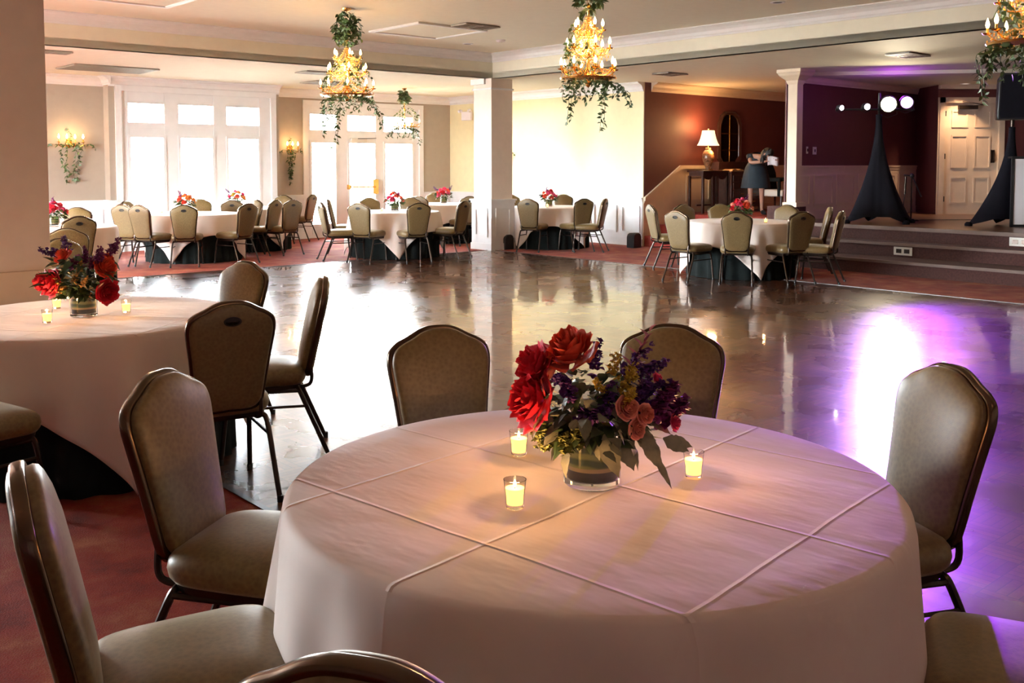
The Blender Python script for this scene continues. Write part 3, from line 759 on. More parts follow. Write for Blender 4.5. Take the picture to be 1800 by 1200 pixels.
chair_ring(136, 0, 'hidden', B_+'dark one seen from behind, right of the beige column', GH, 1.1)
p = at(122, 409, .925); place_chair(p.x, p.y, radians(-150), B_+'peeking over the left bouquet, light-rimmed and higher', GH)
p = at(146, 426, .925); place_chair(p.x, p.y, radians(-120), B_+'peeking over the left bouquet, grey top and lower', GH)

# ------------------------------------------------------------ flowers
def frame_from(axis):
    z = Vector(axis).normalized(); x = z.orthogonal().normalized(); y = z.cross(x)
    return Matrix((x, y, z)).transposed().to_4x4()
def petal(m, R, f, half, ruffle, rr):
    """one cupped petal; f = 0 heart .. 1 outermost"""
    nu, nv = 6, 9; rows = []; ph = rr.uniform(0, 6.28); ph2 = rr.uniform(0, 6.28)
    rt = R*(.16+.80*f)*rr.uniform(.93, 1.05); top = R*(.80-.72*f*f)*rr.uniform(.93, 1.05)
    for i in range(nu):
        u = i/(nu-1); row = []
        for j in range(nv):
            v = j/(nv-1)*2-1
            ww = half*(.35+.65*sin(pi/2*min(1, u*1.35)))*(1-.22*u**6)
            rad = rt*sin(pi/2*min(1, u*1.25))**.75+f*R*.16*max(0, u-.75)*4*(1-.3*abs(v))
            z = -R*.45+(top+R*.45)*u-f*R*.10*max(0, u-.8)*5-R*.16*v*v*u*u
            rf = ruffle*.42*R*(sin(v*4+ph)+.5*sin(v*8+ph2))*u**2
            a = v*ww
            row.append(((rad+rf)*cos(a), (rad+rf)*sin(a), z+rf*.8))
        rows.append(row)
    idx = [[m.av(p) for p in r] for r in rows]
    for a, b in zip(idx, idx[1:]):
        for k in range(nv-1): m.f.append([a[k], a[k+1], b[k+1], b[k]])
def rose(mat, parent, c, axis, R, rr, rings_=5, ruffle=.05, name='rose'):
    m = MB(); base = Matrix.Translation(Vector(c)) @ frame_from(axis)
    for q in range(rings_+1):
        f = q/rings_; n = 3+(q+1)//2
        for k in range(n):
            m.X = base @ Matrix.Rotation(2*pi*(k+.5*(q % 2))/n+rr.uniform(-.25, .25), 4, 'Z')
            petal(m, R, f, pi/n*1.2, ruffle*(.4+f), rr)
    m.X = base; m.ball((0, 0, R*.15), R*.16, 8, 6, 1.5)
    m.X = Matrix.Identity(4)
    return m.build(name, mat, parent, ang=180)
def leaf(m, X, L, W, cup=.15, droop=.2, lobes=0):
    """pointed folded leaf along +x of frame X"""
    n = 6 if not lobes else 9; idx = []
    for i in range(n+1):
        u = i/n; w_ = W*sin(pi*min(1, u**.75*.97+.03))
        if lobes: w_ *= .62+.38*abs(cos(u*pi*lobes))
        x = L*u; z = -droop*L*u*u
        idx.append([m.av(X @ Vector((x, -w_, z+cup*w_))), m.av(X @ Vector((x, 0, z))), m.av(X @ Vector((x, w_, z+cup*w_)))])
    for a, b in zip(idx, idx[1:]):
        m.f.append([a[0], a[1], b[1], b[0]]); m.f.append([a[1], a[2], b[2], b[1]])
def LX(p, d, roll=0.0):
    x = Vector(d).normalized(); up = Vector((0, 0, 1))
    if abs(x.z) > .97: up = Vector((0, 1, 0))
    y = up.cross(x).normalized(); z = x.cross(y)
    X = Matrix((x, y, z)).transposed().to_4x4(); return Matrix.Translation(Vector(p)) @ X @ Matrix.Rotation(roll, 4, 'X')
def spike(m, p, d, L, n, rr, sz=.008, spread=.012):
    """cluster of small florets along a stem"""
    d = Vector(d).normalized()
    for k in range(n):
        u = k/n; q = Vector(p)+d*L*u+Vector((rr.uniform(-1, 1), rr.uniform(-1, 1), rr.uniform(-1, 1)))*spread*(1-u*.5)
        s = sz*(1.15-u*.6)
        for j in range(3):
            leaf(m, LX(q, Vector((rr.uniform(-1, 1), rr.uniform(-1, 1), rr.uniform(-.3, 1)))), s*2, s*.9, .4, .1)
        m.ball(q, s*.55, 5, 3)
def centerpiece(name, loc, yaw, near=True, seed=1, label=''):
    rr = random.Random(seed); t = empty(name, loc, yaw, label, 'flower arrangement', 'flower centerpieces')
    VR, VH = .068, .135
    m = MB(); m.lathe([(.001, 0), (VR-.004, 0), (VR, .004), (VR, VH), (VR-.004, VH), (VR-.004, .016), (.001, .014)], 40); m.build('vase', M['glass'], t)
    # ribbed leaf wrapped inside the vase, with pale bands
    m = MB(); m.lathe([(VR-.006, .048), (VR-.0062, .128)], 40); m.build('leaf_wrap', M['wrap'], t)
    m = MB(); m.lathe([(VR-.0055, .040), (VR-.0055, .049)], 40); m.lathe([(VR-.0055, .098), (VR-.0055, .103)], 40); m.build('ribbon_band', M['band'], t)
    m = MB(); m.lathe([(.001, .017), (VR-.008, .017), (VR-.008, .10), (.001, .10)], 24)
    m.build('stems', M['stem_dark'], t)
    return t, rr
def wrap_mat():
    m = NT('striped_leaf_wrap'); co = m.coord(); X, Y, Z = m.sep(co)
    wv = m.m('SINE', m.m('MULTIPLY', m.m('ADD', Z, m.m('MULTIPLY', m.noise(co, 9, 2), .03)), 230.0))
    m.put(m.p.inputs['Base Color'], m.ramp(m.m('ADD', m.m('MULTIPLY', wv, .5), .5), [(.25, (.05, .11, .03)), (.8, (.34, .36, .10))]))
    m.p.inputs['Roughness'].default_value = .35; return m.mat
M['wrap'] = wrap_mat(); M['band'] = P('pale_raffia_band', (.62, .45, .22), .5); M['stem_dark'] = P('dark_stems_in_water', (.035, .035, .03), .3, vary=.5, vscale=60)
V3 = lambda *a: Vector(a)
def foliage(m, rr, n, r0, z0, z1, L, W, dz=(-.8, .6), lobes=0, sector=None):
    for k in range(n):
        a = rr.uniform(*(sector or (0, 2*pi))); z = rr.uniform(z0, z1); r = r0*rr.uniform(.35, 1)
        p = V3(r*cos(a), r*sin(a), z); d = V3(cos(a+rr.uniform(-.5, .5)), sin(a+rr.uniform(-.5, .5)), rr.uniform(*dz))
        leaf(m, LX(p, d, rr.uniform(-.7, .7)), L*rr.uniform(.6, 1.1), W*rr.uniform(.7, 1.1), rr.uniform(0, .4), rr.uniform(0, .6), lobes)
# the foreground bouquet, flower by flower: (x, z) as seen from the front, depth y (negative = towards the camera)
t, rr = centerpiece('flower_centerpiece', (.195, 2.42, TZ), 0, seed=5, label='large bouquet of red, coral, purple and yellow flowers on the foreground table')
t.location.x += .006; t.scale = (1.05, 1.05, 1.09)
def Rz(mat, x, y, z, R, **k): return rose(M[mat], t, (x, y, z), (x*1.3, y*1.3-.05, (z-.14)), R, rr, **k)
Rz('coral_flower', -.055, -.03, .315, .062, rings_=6, ruffle=.12)
Rz('red_flower', -.135, -.01, .275, .058, rings_=6, ruffle=.14)
Rz('red_flower', -.145, -.05, .205, .066, rings_=6, ruffle=.16)
Rz('coral_flower', -.11, .05, .25, .05, ruffle=.12)
for (x, y, z, R) in ((.070, -.125, .205, .027), (.112, -.115, .188, .023), (.092, -.125, .158, .022)): rose(M['peach_flower'], t, (x, y, z), (x, -.16, z-.14), R, rr, 5, .04, 'spray_rose')
for (x, y, z, R) in ((.19, -.04, .150, .020), (.205, .0, .175, .018), (.150, -.02, .245, .017)): rose(M['pink_flower'], t, (x, y, z), (x, y-.05, .05), R, rr, 4, .1, 'pink_blossom')
for (x, y, z, dx, dz, L, n, sz, mat) in ((.135, -.05, .17, .3, .4, .09, 70, .013, 'plum_flower'), (.165, 0, .14, .35, .35, .08, 60, .013, 'plum_flower'), (.10, -.02, .25, .7, .35, .085, 40, .008, 'purple_flower'), (.085, .01, .25, .5, .7, .09, 36, .008, 'purple_flower'),
                                   (.115, -.05, .225, .9, .25, .075, 36, .008, 'purple_flower'), (-.055, -.08, .225, -.3, .35, .06, 44, .009, 'purple_flower'), (-.03, -.09, .17, .2, .1, .07, 50, .012, 'purple_flower'), (.0, 0, .26, .15, .9, .075, 20, .009, 'purple_flower'), (.02, -.09, .18, .1, .5, .08, 40, .010, 'purple_flower'), (.10, -.06, .17, .1, .6, .09, 44, .011, 'purple_flower')):
    m = MB(); spike(m, V3(x, y, z), V3(dx, -.15, dz), L, n, rr, sz, .016); m.build('purple_flower_spike' if mat == 'purple_flower' else 'plum_flower_head', M[mat], t, ang=180)
for (x, y, z, dx, dz) in ((.045, -.07, .27, .05, 1), (.06, -.09, .24, .5, .7), (.02, -.10, .225, -.3, .6), (.075, -.09, .25, .3, .9), (.065, -.115, .215, .1, .2)):
    m = MB(); spike(m, V3(x, y, z), V3(dx, -.2, dz), .05, 22, rr, .0065, .014); m.build('yellow_flower_cluster', M['yellow_flower'], t, ang=180)
m = MB(); m.tube([(.06, 0, .2), (.10, .0, .29), (.135, 0, .345)], .0022, 6)
for k in range(9):
    u = k/8; p = V3(.085+.05*u, 0, .26+.09*u); s = -1 if k % 2 else 1
    leaf(m, LX(p, V3(s*.6, -.1, .8)), .036*(1.1-.4*u), .011, .5, .1)
m.build('snapdragon_stem', P('dusky_buds', (.22, .03, .05), .6, vary=.5, vscale=60), t)
m = MB(); foliage(m, rr, 230, .12, .11, .25, .048, .014, (-.7, .5)); m.build('green_foliage', M['leaf_dark'], t)
m = MB(); foliage(m, rr, 90, .14, .10, .19, .062, .017, (-.9, .3), 4)
for (x, y, z, dx, dy, dz, L, W) in ((.02, -.10, .14, .25, -.2, -.9, .125, .034), (.06, -.09, .13, .35, -.15, -.9, .10, .03), (.11, -.10, .14, .4, -.2, -.8, .11, .026), (.13, -.10, .10, .55, -.1, -.9, .12, .012), (.16, -.06, .12, .8, 0, -.35, .09, .024), (.18, -.02, .11, .9, 0, -.3, .08, .018), (.03, -.11, .19, .6, -.2, .1, .07, .016), (-.04, -.11, .16, -.3, -.3, .2, .06, .018), (.0, -.12, .2, -.6, -.1, .5, .05, .02)):
    leaf(m, LX((x, y, z), (dx, dy, dz), 1.2), L*.82, W*.8, .1, .25, 4)
m.build('dusty_miller_leaves', M['leaf_grey'], t)
m = MB()
for k in range(34):
    a = rr.uniform(2.3, 4.6); p = V3(.13*cos(a)+.0, .11*sin(a), rr.uniform(.10, .15)); spike(m, p, (cos(a), sin(a), -.3), .02, 4, rr, .008, .010)
m.build('hydrangea_cluster', P('lime_hydrangea', (.23, .24, .06), .6, vary=.4, vscale=60), t)

# the left table's bouquet
t, rr = centerpiece('flower_centerpiece', (T['left'][0], T['left'][1]-.04, TZ), 0, seed=9, label='bouquet of red and orange roses on the table beside the beige column')
for (mat, x, y, z, R) in (('red_flower', -.19, -.05, .185, .062), ('red_flower', -.12, -.10, .185, .070), ('coral_flower', -.09, -.03, .315, .052), ('coral_flower', .145, -.06, .265, .058), ('red_flower', .165, -.09, .14, .062), ('coral_flower', .13, .0, .30, .04)): Rz(mat, x, y, z, R, rings_=6, ruffle=.12)
for (x, y, z, dx, dz, L, n) in ((-.13, 0, .32, -.8, .3, .10, 40), (-.09, .02, .35, -.2, .8, .07, 36), (.02, -.02, .28, .1, .5, .09, 50), (.06, -.05, .27, .6, .5, .10, 60), (.15, 0, .33, .4, .6, .10, 50), (.12, -.08, .29, .1, .7, .08, 40), (-.03, -.04, .26, .3, .6, .07, 40)):
    m = MB(); spike(m, V3(x, y, z), V3(dx, -.15, dz), L, n, rr, .010, .020); m.build('purple_flower_spike', M['plum_flower'] if x > -.05 else M['purple_flower'], t, ang=180)
for (x, y, z, dx, dz) in ((.0, -.11, .19, .4, .8), (.03, -.11, .24, .3, .8), (-.04, -.12, .16, -.4, .5), (.05, -.12, .18, .3, .3), (-.06, -.1, .14, -.3, .1)):
    m = MB(); spike(m, V3(x, y, z), V3(dx, -.2, dz), .07, 24, rr, .008, .013); m.build('tan_flower_cluster', P('tan_blossom', (.50, .28, .08), .6, vary=.3, vscale=60), t, ang=180)
m = MB(); foliage(m, rr, 210, .14, .11, .30, .07, .018, (-.6, .8)); m.build('green_foliage', M['leaf_dark'], t)
m = MB(); foliage(m, rr, 30, .18, .12, .24, .08, .022, (-.2, .6), 0); m.build('olive_leaves', M['leaf_green'], t)

# smaller bouquets on the far tables, each with its own mix
def small_bouquet(key, px, seed, cols, label, tall=()):
    global t
    tx, ty = T[key]; dx = (px-900)/FPX*ty-tx
    t, rr = centerpiece('flower_centerpiece', (tx+dx, ty, TZ), 0, seed=seed, label=label)
    k = 0
    for a in range(11):
        an = a*2.4+seed; r = .15*sqrt((a+.6)/11); z = .30-.13*(r/.15)**2+rr.uniform(-.01, .01)
        c = cols[a % len(cols)]
        rose(M[c], t, (r*cos(an), r*sin(an), z), (r*cos(an), r*sin(an)-.02, .12), rr.uniform(.04, .052), rr, 4, .1)
    for (x, dxx, mat) in tall:
        m = MB(); spike(m, V3(x, -.02, .26), V3(dxx, -.1, .9), .12, 34, rr, .010, .022); m.build('flower_spike', M[mat], t, ang=180)
    m = MB(); foliage(m, rr, 90, .15, .11, .22, .075, .02, (-.6, .5)); m.build('green_foliage', M['leaf_green'], t)
small_bouquet('bay', 326, 21, ['coral_flower', 'orange_flower', 'peach_flower'], 'coral and orange bouquet on the table in front of the bright bay window', [(-.06, -.4, 'plum_flower'), (.04, .1, 'plum_flower')])
small_bouquet('bayrear', 417, 22, ['pink_flower', 'orange_flower', 'coral_flower', 'yellow_flower'], 'pink, orange and yellow bouquet against the right pane of the bay window', [(-.12, -.9, 'purple_flower')])
small_bouquet('door', 694, 23, ['coral_flower', 'red_flower', 'pink_flower'], 'red and coral bouquet with purple tips before the garden doors', [(0, 0, 'purple_flower'), (.06, .2, 'plum_flower')])
small_bouquet('corner', 780, 24, ['pink_flower', 'red_flower', 'pink_flower', 'coral_flower'], 'wide pink and purple bouquet on the far corner table', [(-.12, -1, 'purple_flower'), (.1, .6, 'purple_flower')])
small_bouquet('cream', 965, 25, ['red_flower', 'coral_flower', 'pink_flower'], 'red bouquet with a purple spike against the cream wall', [(-.03, -.1, 'purple_flower')])
small_bouquet('stage', 1303, 26, ['pink_flower', 'red_flower', 'peach_flower', 'coral_flower'], 'pink and red bouquet with pale roses on the table by the stairs', [(.05, .3, 'plum_flower')])
small_bouquet('hidden', 93, 27, ['red_flower', 'pink_flower'], 'dark red bouquet peeking out from behind the beige column', [(0, .1, 'plum_flower')])

# ------------------------------------------------------------ votive candles
def make_votive():
    t = empty('votive_candle', (0, 0, 0))
    m = MB(); m.lathe([(.001, 0), (.019, 0), (.021, .003), (.0225, .03), (.027, .068), (.0255, .068), (.0212, .031), (.0195, .010), (.001, .009)], 28); m.build('glass_cup', M['votive_glass'], t)
    m = MB(); m.lathe([(.001, .0105), (.0185, .0105), (.0205, .030), (.0228, .048), (.001, .046)], 24); m.build('wax', M['wax'], t)
    m = MB(); m.tube([(0, 0, .046), (.0005, 0, .051)], .0008, 5); m.build('wick', M['black_plastic'], t)
    m = MB(); m.lathe([(.0003, .050), (.0028, .052), (.0038, .056), (.0026, .061), (.0004, .067)], 10); m.build('flame', M['flame'], t)
    return t
VO = make_votive(); VOK = [o for o in COL.objects if o.parent == VO]
def votive(x, y, label, power=0.0):
    v = once(VO) or copy_thing(VO, VOK)
    v.location = (x, y, TZ-.004); v.rotation_euler = (0, 0, rnd.uniform(0, 6)); tag(v, label, 'candle', 'votive candles')
    if power: light('candle_light', 'POINT', (x, y, TZ+.075), power, (1.0, .50, .20), .012)
for (px, py, lb) in ((905, 889, 'lit votive candle nearest the camera on the foreground table'), (912, 797, 'lit votive candle left of the vase and behind the nearest one'), (1219, 836, 'lit votive candle right of the big bouquet')):
    p = at(px, py, TZ); votive(p.x, p.y, lb, 3.2)
for (px, py, lb) in ((83, 566, 'lit votive candle left of the vase on the left table'), (100, 541, 'lit votive candle just behind the vase on the left table'), (222, 548, 'lit votive candle right of the vase on the left table')):
    p = at(px, py, TZ); votive(p.x, p.y, lb, 3.2)
for key, dx, dy, lb in (('bay', -.45, -.2, 'votive candle on the left of the bay window table'), ('bay', .22, -.5, 'votive candle before the coral bouquet on the bay window table'), ('door', -.18, -.35, 'votive candle left of the bouquet on the garden door table'), ('door', .3, -.15, 'votive candle right of the bouquet on the garden door table'),
                        ('cream', -.05, -.3, 'votive candle in front of the vase on the cream wall table'), ('stage', .24, -.42, 'glowing votive candle in front of the bouquet by the stairs'), ('hidden', .15, -.5, 'votive candle at the edge of the beige column')):
    votive(T[key][0]+dx, T[key][1]+dy, lb, 0.0)
light('candle_light', 'POINT', (T['stage'][0]+.24, T['stage'][1]-.42, TZ+.075), 1.2, (1.0, .5, .2), .012)

# ------------------------------------------------------------ hanging vines
def vine(m, pts, rr, step=.035, L=.055, W=.012, stem=True):
    pts = catmull(pts, 6)
    if stem: m.tube(pts, .0022, 4)
    d = 0
    for a, b in zip(pts, pts[1:]):
        seg = (b-a); ln = seg.length; d += ln
        while d > step:
            d -= step
            side = V3(rr.uniform(-1, 1), rr.uniform(-1, 1), rr.uniform(-.9, .2))
            leaf(m, LX(a+seg*rr.random(), side, rr.uniform(-1.5, 1.5)), L*rr.uniform(.6, 1.15), W*rr.uniform(.7, 1.2), .2, rr.uniform(0, .5))
def chandelier(name, loc, zc, z0, rad, tiers, bulbs, seed, label, lamp=25, scale=1.0, sides=(), dens=1.0):
    """loc: x, y; zc ceiling height; z0 height of the lowest metal dish"""
    rr = random.Random(seed); x, y = loc; s = scale
    t = empty(name, (x, y, z0), 0, label, 'chandelier', 'chandeliers wrapped in vines')
    H = zc-z0
    m = MB(); m.lathe([(.001, H-.001), (.065*s, H-.001), (.06*s, H-.02), (.02*s, H-.04), (.001, H-.04)], 20); m.build('ceiling_canopy', M['gold'], t)
    m = MB(); n_ = int((H-.72*s-.04)/.045)
    for k in range(max(1, n_)):
        zz = H-.04-.045*k; ring = [(.012*cos(q*pi/5)*(1 if k % 2 else .3), .012*cos(q*pi/5)*(.3 if k % 2 else 1), zz-.022+.028*sin(q*pi/5)) for q in range(11)]
        m.tube(ring, .003, 5, False)
    m.build('chain', M['gold'], t)
    m = MB(); m.lathe([(.001, -.10*s), (.02*s, -.085*s), (.035*s, -.05*s), (.015*s, -.02*s), (.05*s, .02*s), (.02*s, .06*s), (.014*s, .2*s), (.04*s, .24*s), (.014*s, .28*s), (.013*s, .42*s), (.035*s, .46*s), (.012*s, .5*s), (.012*s, .66*s), (.03*s, .69*s), (.001, .72*s)], 16); m.build('center_column', M['gold'], t)
    crys = MB()
    for (tr, tz, nb) in tiers:
        tr *= rad; tz *= s
        for k in range(nb):
            a = 2*pi*k/nb+tz*3
            ca, sa = cos(a), sin(a)
            m = MB(); pts = catmull([(.02*ca, .02*sa, tz+.03), (tr*.35*ca, tr*.35*sa, tz-.04*s), (tr*.75*ca, tr*.75*sa, tz-.045*s), (tr*ca, tr*sa, tz+.01)], 5); m.tube(pts, .0065*s, 6)
            m.lathe([(.001, tz+.004), (.028*s, tz+.010), (.036*s, tz+.020), (.032*s, tz+.018), (.001, tz+.012)], 10, (tr*ca, tr*sa, 0))
            m.lathe([(.010*s, tz+.015), (.010*s, tz+.055*s)], 8, (tr*ca, tr*sa, 0), False, True)
            ar = m.build('arm', M['gold'], t)
            if bulbs:
                m = MB(); m.lathe([(.0015, tz+.052*s), (.010*s, tz+.060*s), (.0155*s, tz+.078*s), (.012*s, tz+.098*s), (.0045*s, tz+.118*s), (.001, tz+.128*s)], 8, (tr*ca, tr*sa, 0)); m.build('candle_bulb', M['bulb'], ar)
            for q in range(3):
                pz = tz-.03-q*.028; crys.lathe([(.0008, 0), (.0075*s, -.012), (.0008, -.026)], 5, (tr*ca*(1-.07*q), tr*sa*(1-.07*q), pz))
        for k in range(70):
            a = 2*pi*k/26; u = rr.uniform(.25, .95); crys.lathe([(.0008, 0), (.008*s, -.012), (.0008, -.028)], 5, (tr*u*cos(a), tr*u*sin(a), tz-.03+rr.uniform(-.03, .04)))
        for k in range(14):
            a = 2*pi*(k+.5)/14
            pa = V3(.02*cos(a), .02*sin(a), tz+.15*s); pb = V3(tr*cos(a), tr*sin(a), tz)
            for q in range(11):
                u = (q+.5)/11; pp = pa.lerp(pb, u); pp.z -= .05*sin(pi*u); crys.ball(pp, .008*s, 6, 4)
    c = crys.build('crystal_drops', M['crystal'], t, ang=20); c['kind'] = 'stuff'
    m = MB(); r0 = rad
    pr = [(r0*.62, -.035*s), (r0*1.0, -.02*s), (r0*1.03, -.005*s), (r0*.98, -.008*s), (r0*.62, -.022*s)]
    m.lathe(pr, 36); m.build('bottom_ring', M['gold'], t)
    # vines: round the chain, and hanging below
    g = MB()
    top = H-.06; lo = .62*s
    for k in range(int(4*dens)+1):
        a0 = rr.uniform(0, 6.28); pts = []
        for q in range(8):
            u = q/7; rr_ = (.07+.05*sin(q*1.3+k)+.05*rr.random())*s; pts.append((rr_*cos(a0+u*7), rr_*sin(a0+u*7), top+(lo-top)*u))
        vine(g, pts, rr, .017/dens, .078, .017)
    for k in range(int(15*dens)):
        a0 = rr.uniform(0, 6.28); hz = rr.uniform(lo+.05, top-.02) if top > lo+.1 else lo; rr_ = rr.uniform(.12, .23)*(1 if zc > 3.2 else .6)
        vine(g, [(.03*cos(a0), .03*sin(a0), hz), (rr_*.7*cos(a0), rr_*.7*sin(a0), hz+.05), (rr_*cos(a0), rr_*sin(a0), hz-.05)], rr, .022, .078, .018)
    for k in range(int(12*dens)):
        a0 = rr.uniform(0, 6.28); z1 = rr.uniform(.1, .6)*s
        vine(g, [(rad*.25*cos(a0), rad*.25*sin(a0), z1), (rad*.6*cos(a0+.5), rad*.6*sin(a0+.5), z1-.12*s), (rad*.95*cos(a0+1), rad*.95*sin(a0+1), max(-.08, z1-.35*s))], rr, .035, .065, .015)
    for k in range(int(16*dens)):
        a0 = 2*pi*k/int(12*dens)+rr.uniform(-.2, .2); r1 = rad*rr.uniform(.5, 1.15); drop = rr.uniform(.10, .22)
        vine(g, [(r1*.3*cos(a0), r1*.3*sin(a0), -.02), (r1*.8*cos(a0), r1*.8*sin(a0), -.06), (r1*cos(a0+.2), r1*sin(a0+.2), -.06-drop*.6), (r1*.95*cos(a0+.3), r1*.95*sin(a0+.3), -.06-drop)], rr, .026, .055, .012)
    for (dx, dy, ddx, drop) in sides:
        vine(g, [(dx*.5, dy*.5, -.03), (dx, dy, -.08), (dx+ddx*.5, dy, -.08-drop*.5), (dx+ddx, dy, -.08-drop)], rr, .024, .058, .013)
        vine(g, [(dx*.5, dy*.5, -.05), (dx*.9, dy, -.10), (dx+ddx*.6+.03, dy+.02, -.1-drop*.45), (dx+ddx*.8+.03, dy, -.1-drop*.85)], rr, .03, .055, .012)
    g.build('vine_garland', M['leaf_green'], t)
    if lamp: light('chandelier_light', 'POINT', (x, y, z0+.30*s), lamp, (1.0, .58, .25), .14)
TI = [(1.0, .06, 8), (.78, .26, 6), (.52, .44, 5)]
def cpos(px, z): return ((px-900)/FPX*z, z)
chandelier('chandelier', cpos(612, 12.5), HH, 2.44, .33, TI, True, 31, 'vine-wrapped three-tier chandelier in front of the garden doors, left of the white column', 40, sides=[(-.25, -.1, -.05, .45), (-.32, 0, .0, .2), (.35, -.1, .1, .35), (-.05, -.2, -.1, .6)])
chandelier('chandelier', cpos(1033, 9.6), HH, 2.40, .27, TI, True, 32, 'vine-wrapped three-tier chandelier right of the white column', 40, sides=[(-.18, -.1, -.03, .38), (.15, -.15, -.05, .46), (.32, 0, .08, .1), (.3, -.1, .1, .22)])
chandelier('chandelier', cpos(1812, 6.95), HH, 2.42, .31, TI, True, 33, 'chandelier with dark leaves cut by the top right corner', 25, sides=[(-.33, -.05, -.03, .2), (-.36, .1, .05, .35), (-.2, -.2, .02, .25), (-.3, .15, .1, .1)], dens=1.4)
chandelier('chandelier', cpos(712, 20.0), HL, 2.32, .30, [(1.0, .06, 6)], True, 34, 'small single-tier chandelier under the low ceiling near the garden doors', 20, .75, sides=[(-.3, 0, -.1, .15), (.25, 0, .05, .3)])

# ------------------------------------------------------------ wall sconces
def sconce(pos, rz, z, label, seed, n=2, drop=.75, wd=.18):
    rr = random.Random(seed); t = empty('wall_sconce', (pos.x, pos.y, z), rz, label, 'wall sconce', 'wall sconces with hanging vines')
    # local: wall at y = 0, the room towards -y
    m = MB(); m.rings([[(.05*cos(q*pi/10), y, .09*sin(q*pi/10)) for q in range(20)] for y in (0, -.02)]); m.build('backplate', M['gold'], t)
    for k in range(n):
        sx = (k-(n-1)/2)*2*wd/max(1, n-1)
        m = MB(); m.tube(catmull([(0, -.02, 0), (sx*.5, -.08, -.07), (sx, -.13, -.04), (sx, -.13, .01)], 5), .007, 6)
        m.lathe([(.001, .005), (.035, .012), (.03, .02), (.001, .012)], 12, (sx, -.13, 0)); m.lathe([(.011, .01), (.011, .07)], 8, (sx, -.13, 0), False, True)
        ar = m.build('arm', M['gold'], t)
        m = MB(); m.lathe([(.002, .07), (.012, .08), (.019, .10), (.014, .125), (.005, .145), (.001, .155)], 8, (sx, -.13, 0)); m.build('candle_bulb', M['bulb'], ar)
    g = MB()
    for k in range(5):
        x0 = rr.uniform(-wd, wd); vine(g, [(x0*.3, -.06, -.02), (x0, -.12, -.05), (x0*.8+rr.uniform(-.05, .05), -.08, -.05-drop*.4), (x0*.3+rr.uniform(-.08, .08), -.05, -.05-drop*rr.uniform(.6, 1))], rr, .03, .07, .016)
    for s_ in (-1, 1): vine(g, [(0, -.08, -.03), (s_*wd*.9, -.12, -.04), (s_*wd*1.7, -.08, -.02), (s_*wd*2.2, -.05, -.10)], rr, .028, .07, .015)
    vine(g, [(0, -.06, 0), (.01, -.07, .12), (-.02, -.05, .25)], rr, .035, .06, .013)
    g.build('vine_garland', M['leaf_green'], t)
    d = Matrix.Rotation(rz, 3, 'Z') @ V3(0, -.24, .12); light('sconce_light', 'POINT', (pos.x+d.x, pos.y+d.y, z+.12), 9, (1.0, .55, .22), .07)
def ray_a(px, a):
    dx = (px-900)/FPX; y = a/(-ST*dx+CT); return V3(dx*y, y, 0)
def ray_b(px, b):
    dx = (px-900)/FPX; y = b/(CT*dx+ST); return V3(dx*y, y, 0)
sconce(ray_a(123, LA), TH, 1.92, 'lit wall sconce trailing vines on the beige wall left of the bay window', 41, 4, .7, .20)
sconce(ray_a(510, AW), TH, 1.86, 'lit wall sconce trailing vines between bay window and garden doors', 42, 3, .75, .12)
sconce(ray_b(893, BW), TH-pi/2, 1.84, 'wall sconce with vines just right of the white column', 43, 2, .5, .12)

# ------------------------------------------------------------ ceiling fittings
def ceil_thing(name, p, z, rz, label, cat, w_, d_, kind):
    t = empty(name, (p.x, p.y, z), rz, label, cat)
    if kind == 'hatch':
        m = MB()
        m.box(-w_/2, w_/2, -d_/2, -d_/2+.06, -.03, 0); m.box(-w_/2, w_/2, d_/2-.06, d_/2, -.03, 0); m.box(-w_/2, -w_/2+.06, -d_/2+.06, d_/2-.06, -.03, 0); m.box(w_/2-.06, w_/2, -d_/2+.06, d_/2-.06, -.03, 0)
        m.build('frame', M['trim'], t, smooth=False, bevel=.006)
        m = MB(); m.box(-w_/2+.06, w_/2-.06, -d_/2+.06, d_/2-.06, -.012, -.001); m.build('panel', M['ceiling'], t, smooth=False)
    if kind == 'vent':
        m = MB(); m.box(-w_/2, w_/2, -d_/2, d_/2, -.006, 0); m.build('backing', M['black_plastic'], t, smooth=False)
        m = MB(); n = max(4, int(d_/.05))
        for k in range(n+1):
            y = -d_/2+d_*k/n; m.box(-w_/2, w_/2, y-.009, y+.009, -.022, -.006)
        for x in (-w_/2, w_/2, 0): m.box(x-.014, x+.014, -d_/2, d_/2, -.024, -.0061)
        m.build('louvres', M['louvre'], t, smooth=False)
    return t
M['louvre'] = P('grey_louvre', (.25, .20, .15), .5)
ceil_thing('ceiling_hatch', at(752, 53, HH), HH, TH, 'square framed ceiling hatch right of the left chandelier', 'ceiling hatch', 1.25, 1.25, 'hatch')
ceil_thing('ceiling_hatch', at(235, -12, HH), HH, TH, 'large framed ceiling hatch cut by the top edge at the left', 'ceiling hatch', 1.35, 1.35, 'hatch')
ceil_thing('ceiling_vent', at(836, 45, HH), HH, TH, 'dark air vent in the raised ceiling beside the hatch', 'vent', .6, .35, 'vent')
ceil_thing('ceiling_vent', at(1178, 129, HL), HL, TH, 'dark air vent in the low ceiling above the stair alcove', 'vent', .5, .35, 'vent')
ceil_thing('ceiling_vent', at(1596, 95.5, HL), HL, TH, 'dark air vent in the purple-lit low ceiling before the stage', 'vent', .6, .35, 'vent')
ceil_thing('ceiling_vent', at(190, 120, HL), HL, TH, 'long return air grille in the bright low ceiling before the bay window', 'vent', 1.3, .9, 'vent')
ceil_thing('ceiling_vent', at(558, 127, HL), HL, TH, 'small air vent seen left of the big chandelier', 'vent', .6, .4, 'vent')
ceil_thing('ceiling_vent', at(575, 145, HL), HL, TH, 'air vent hidden partly by the left chandelier, close to the window wall', 'vent', .8, .6, 'vent')
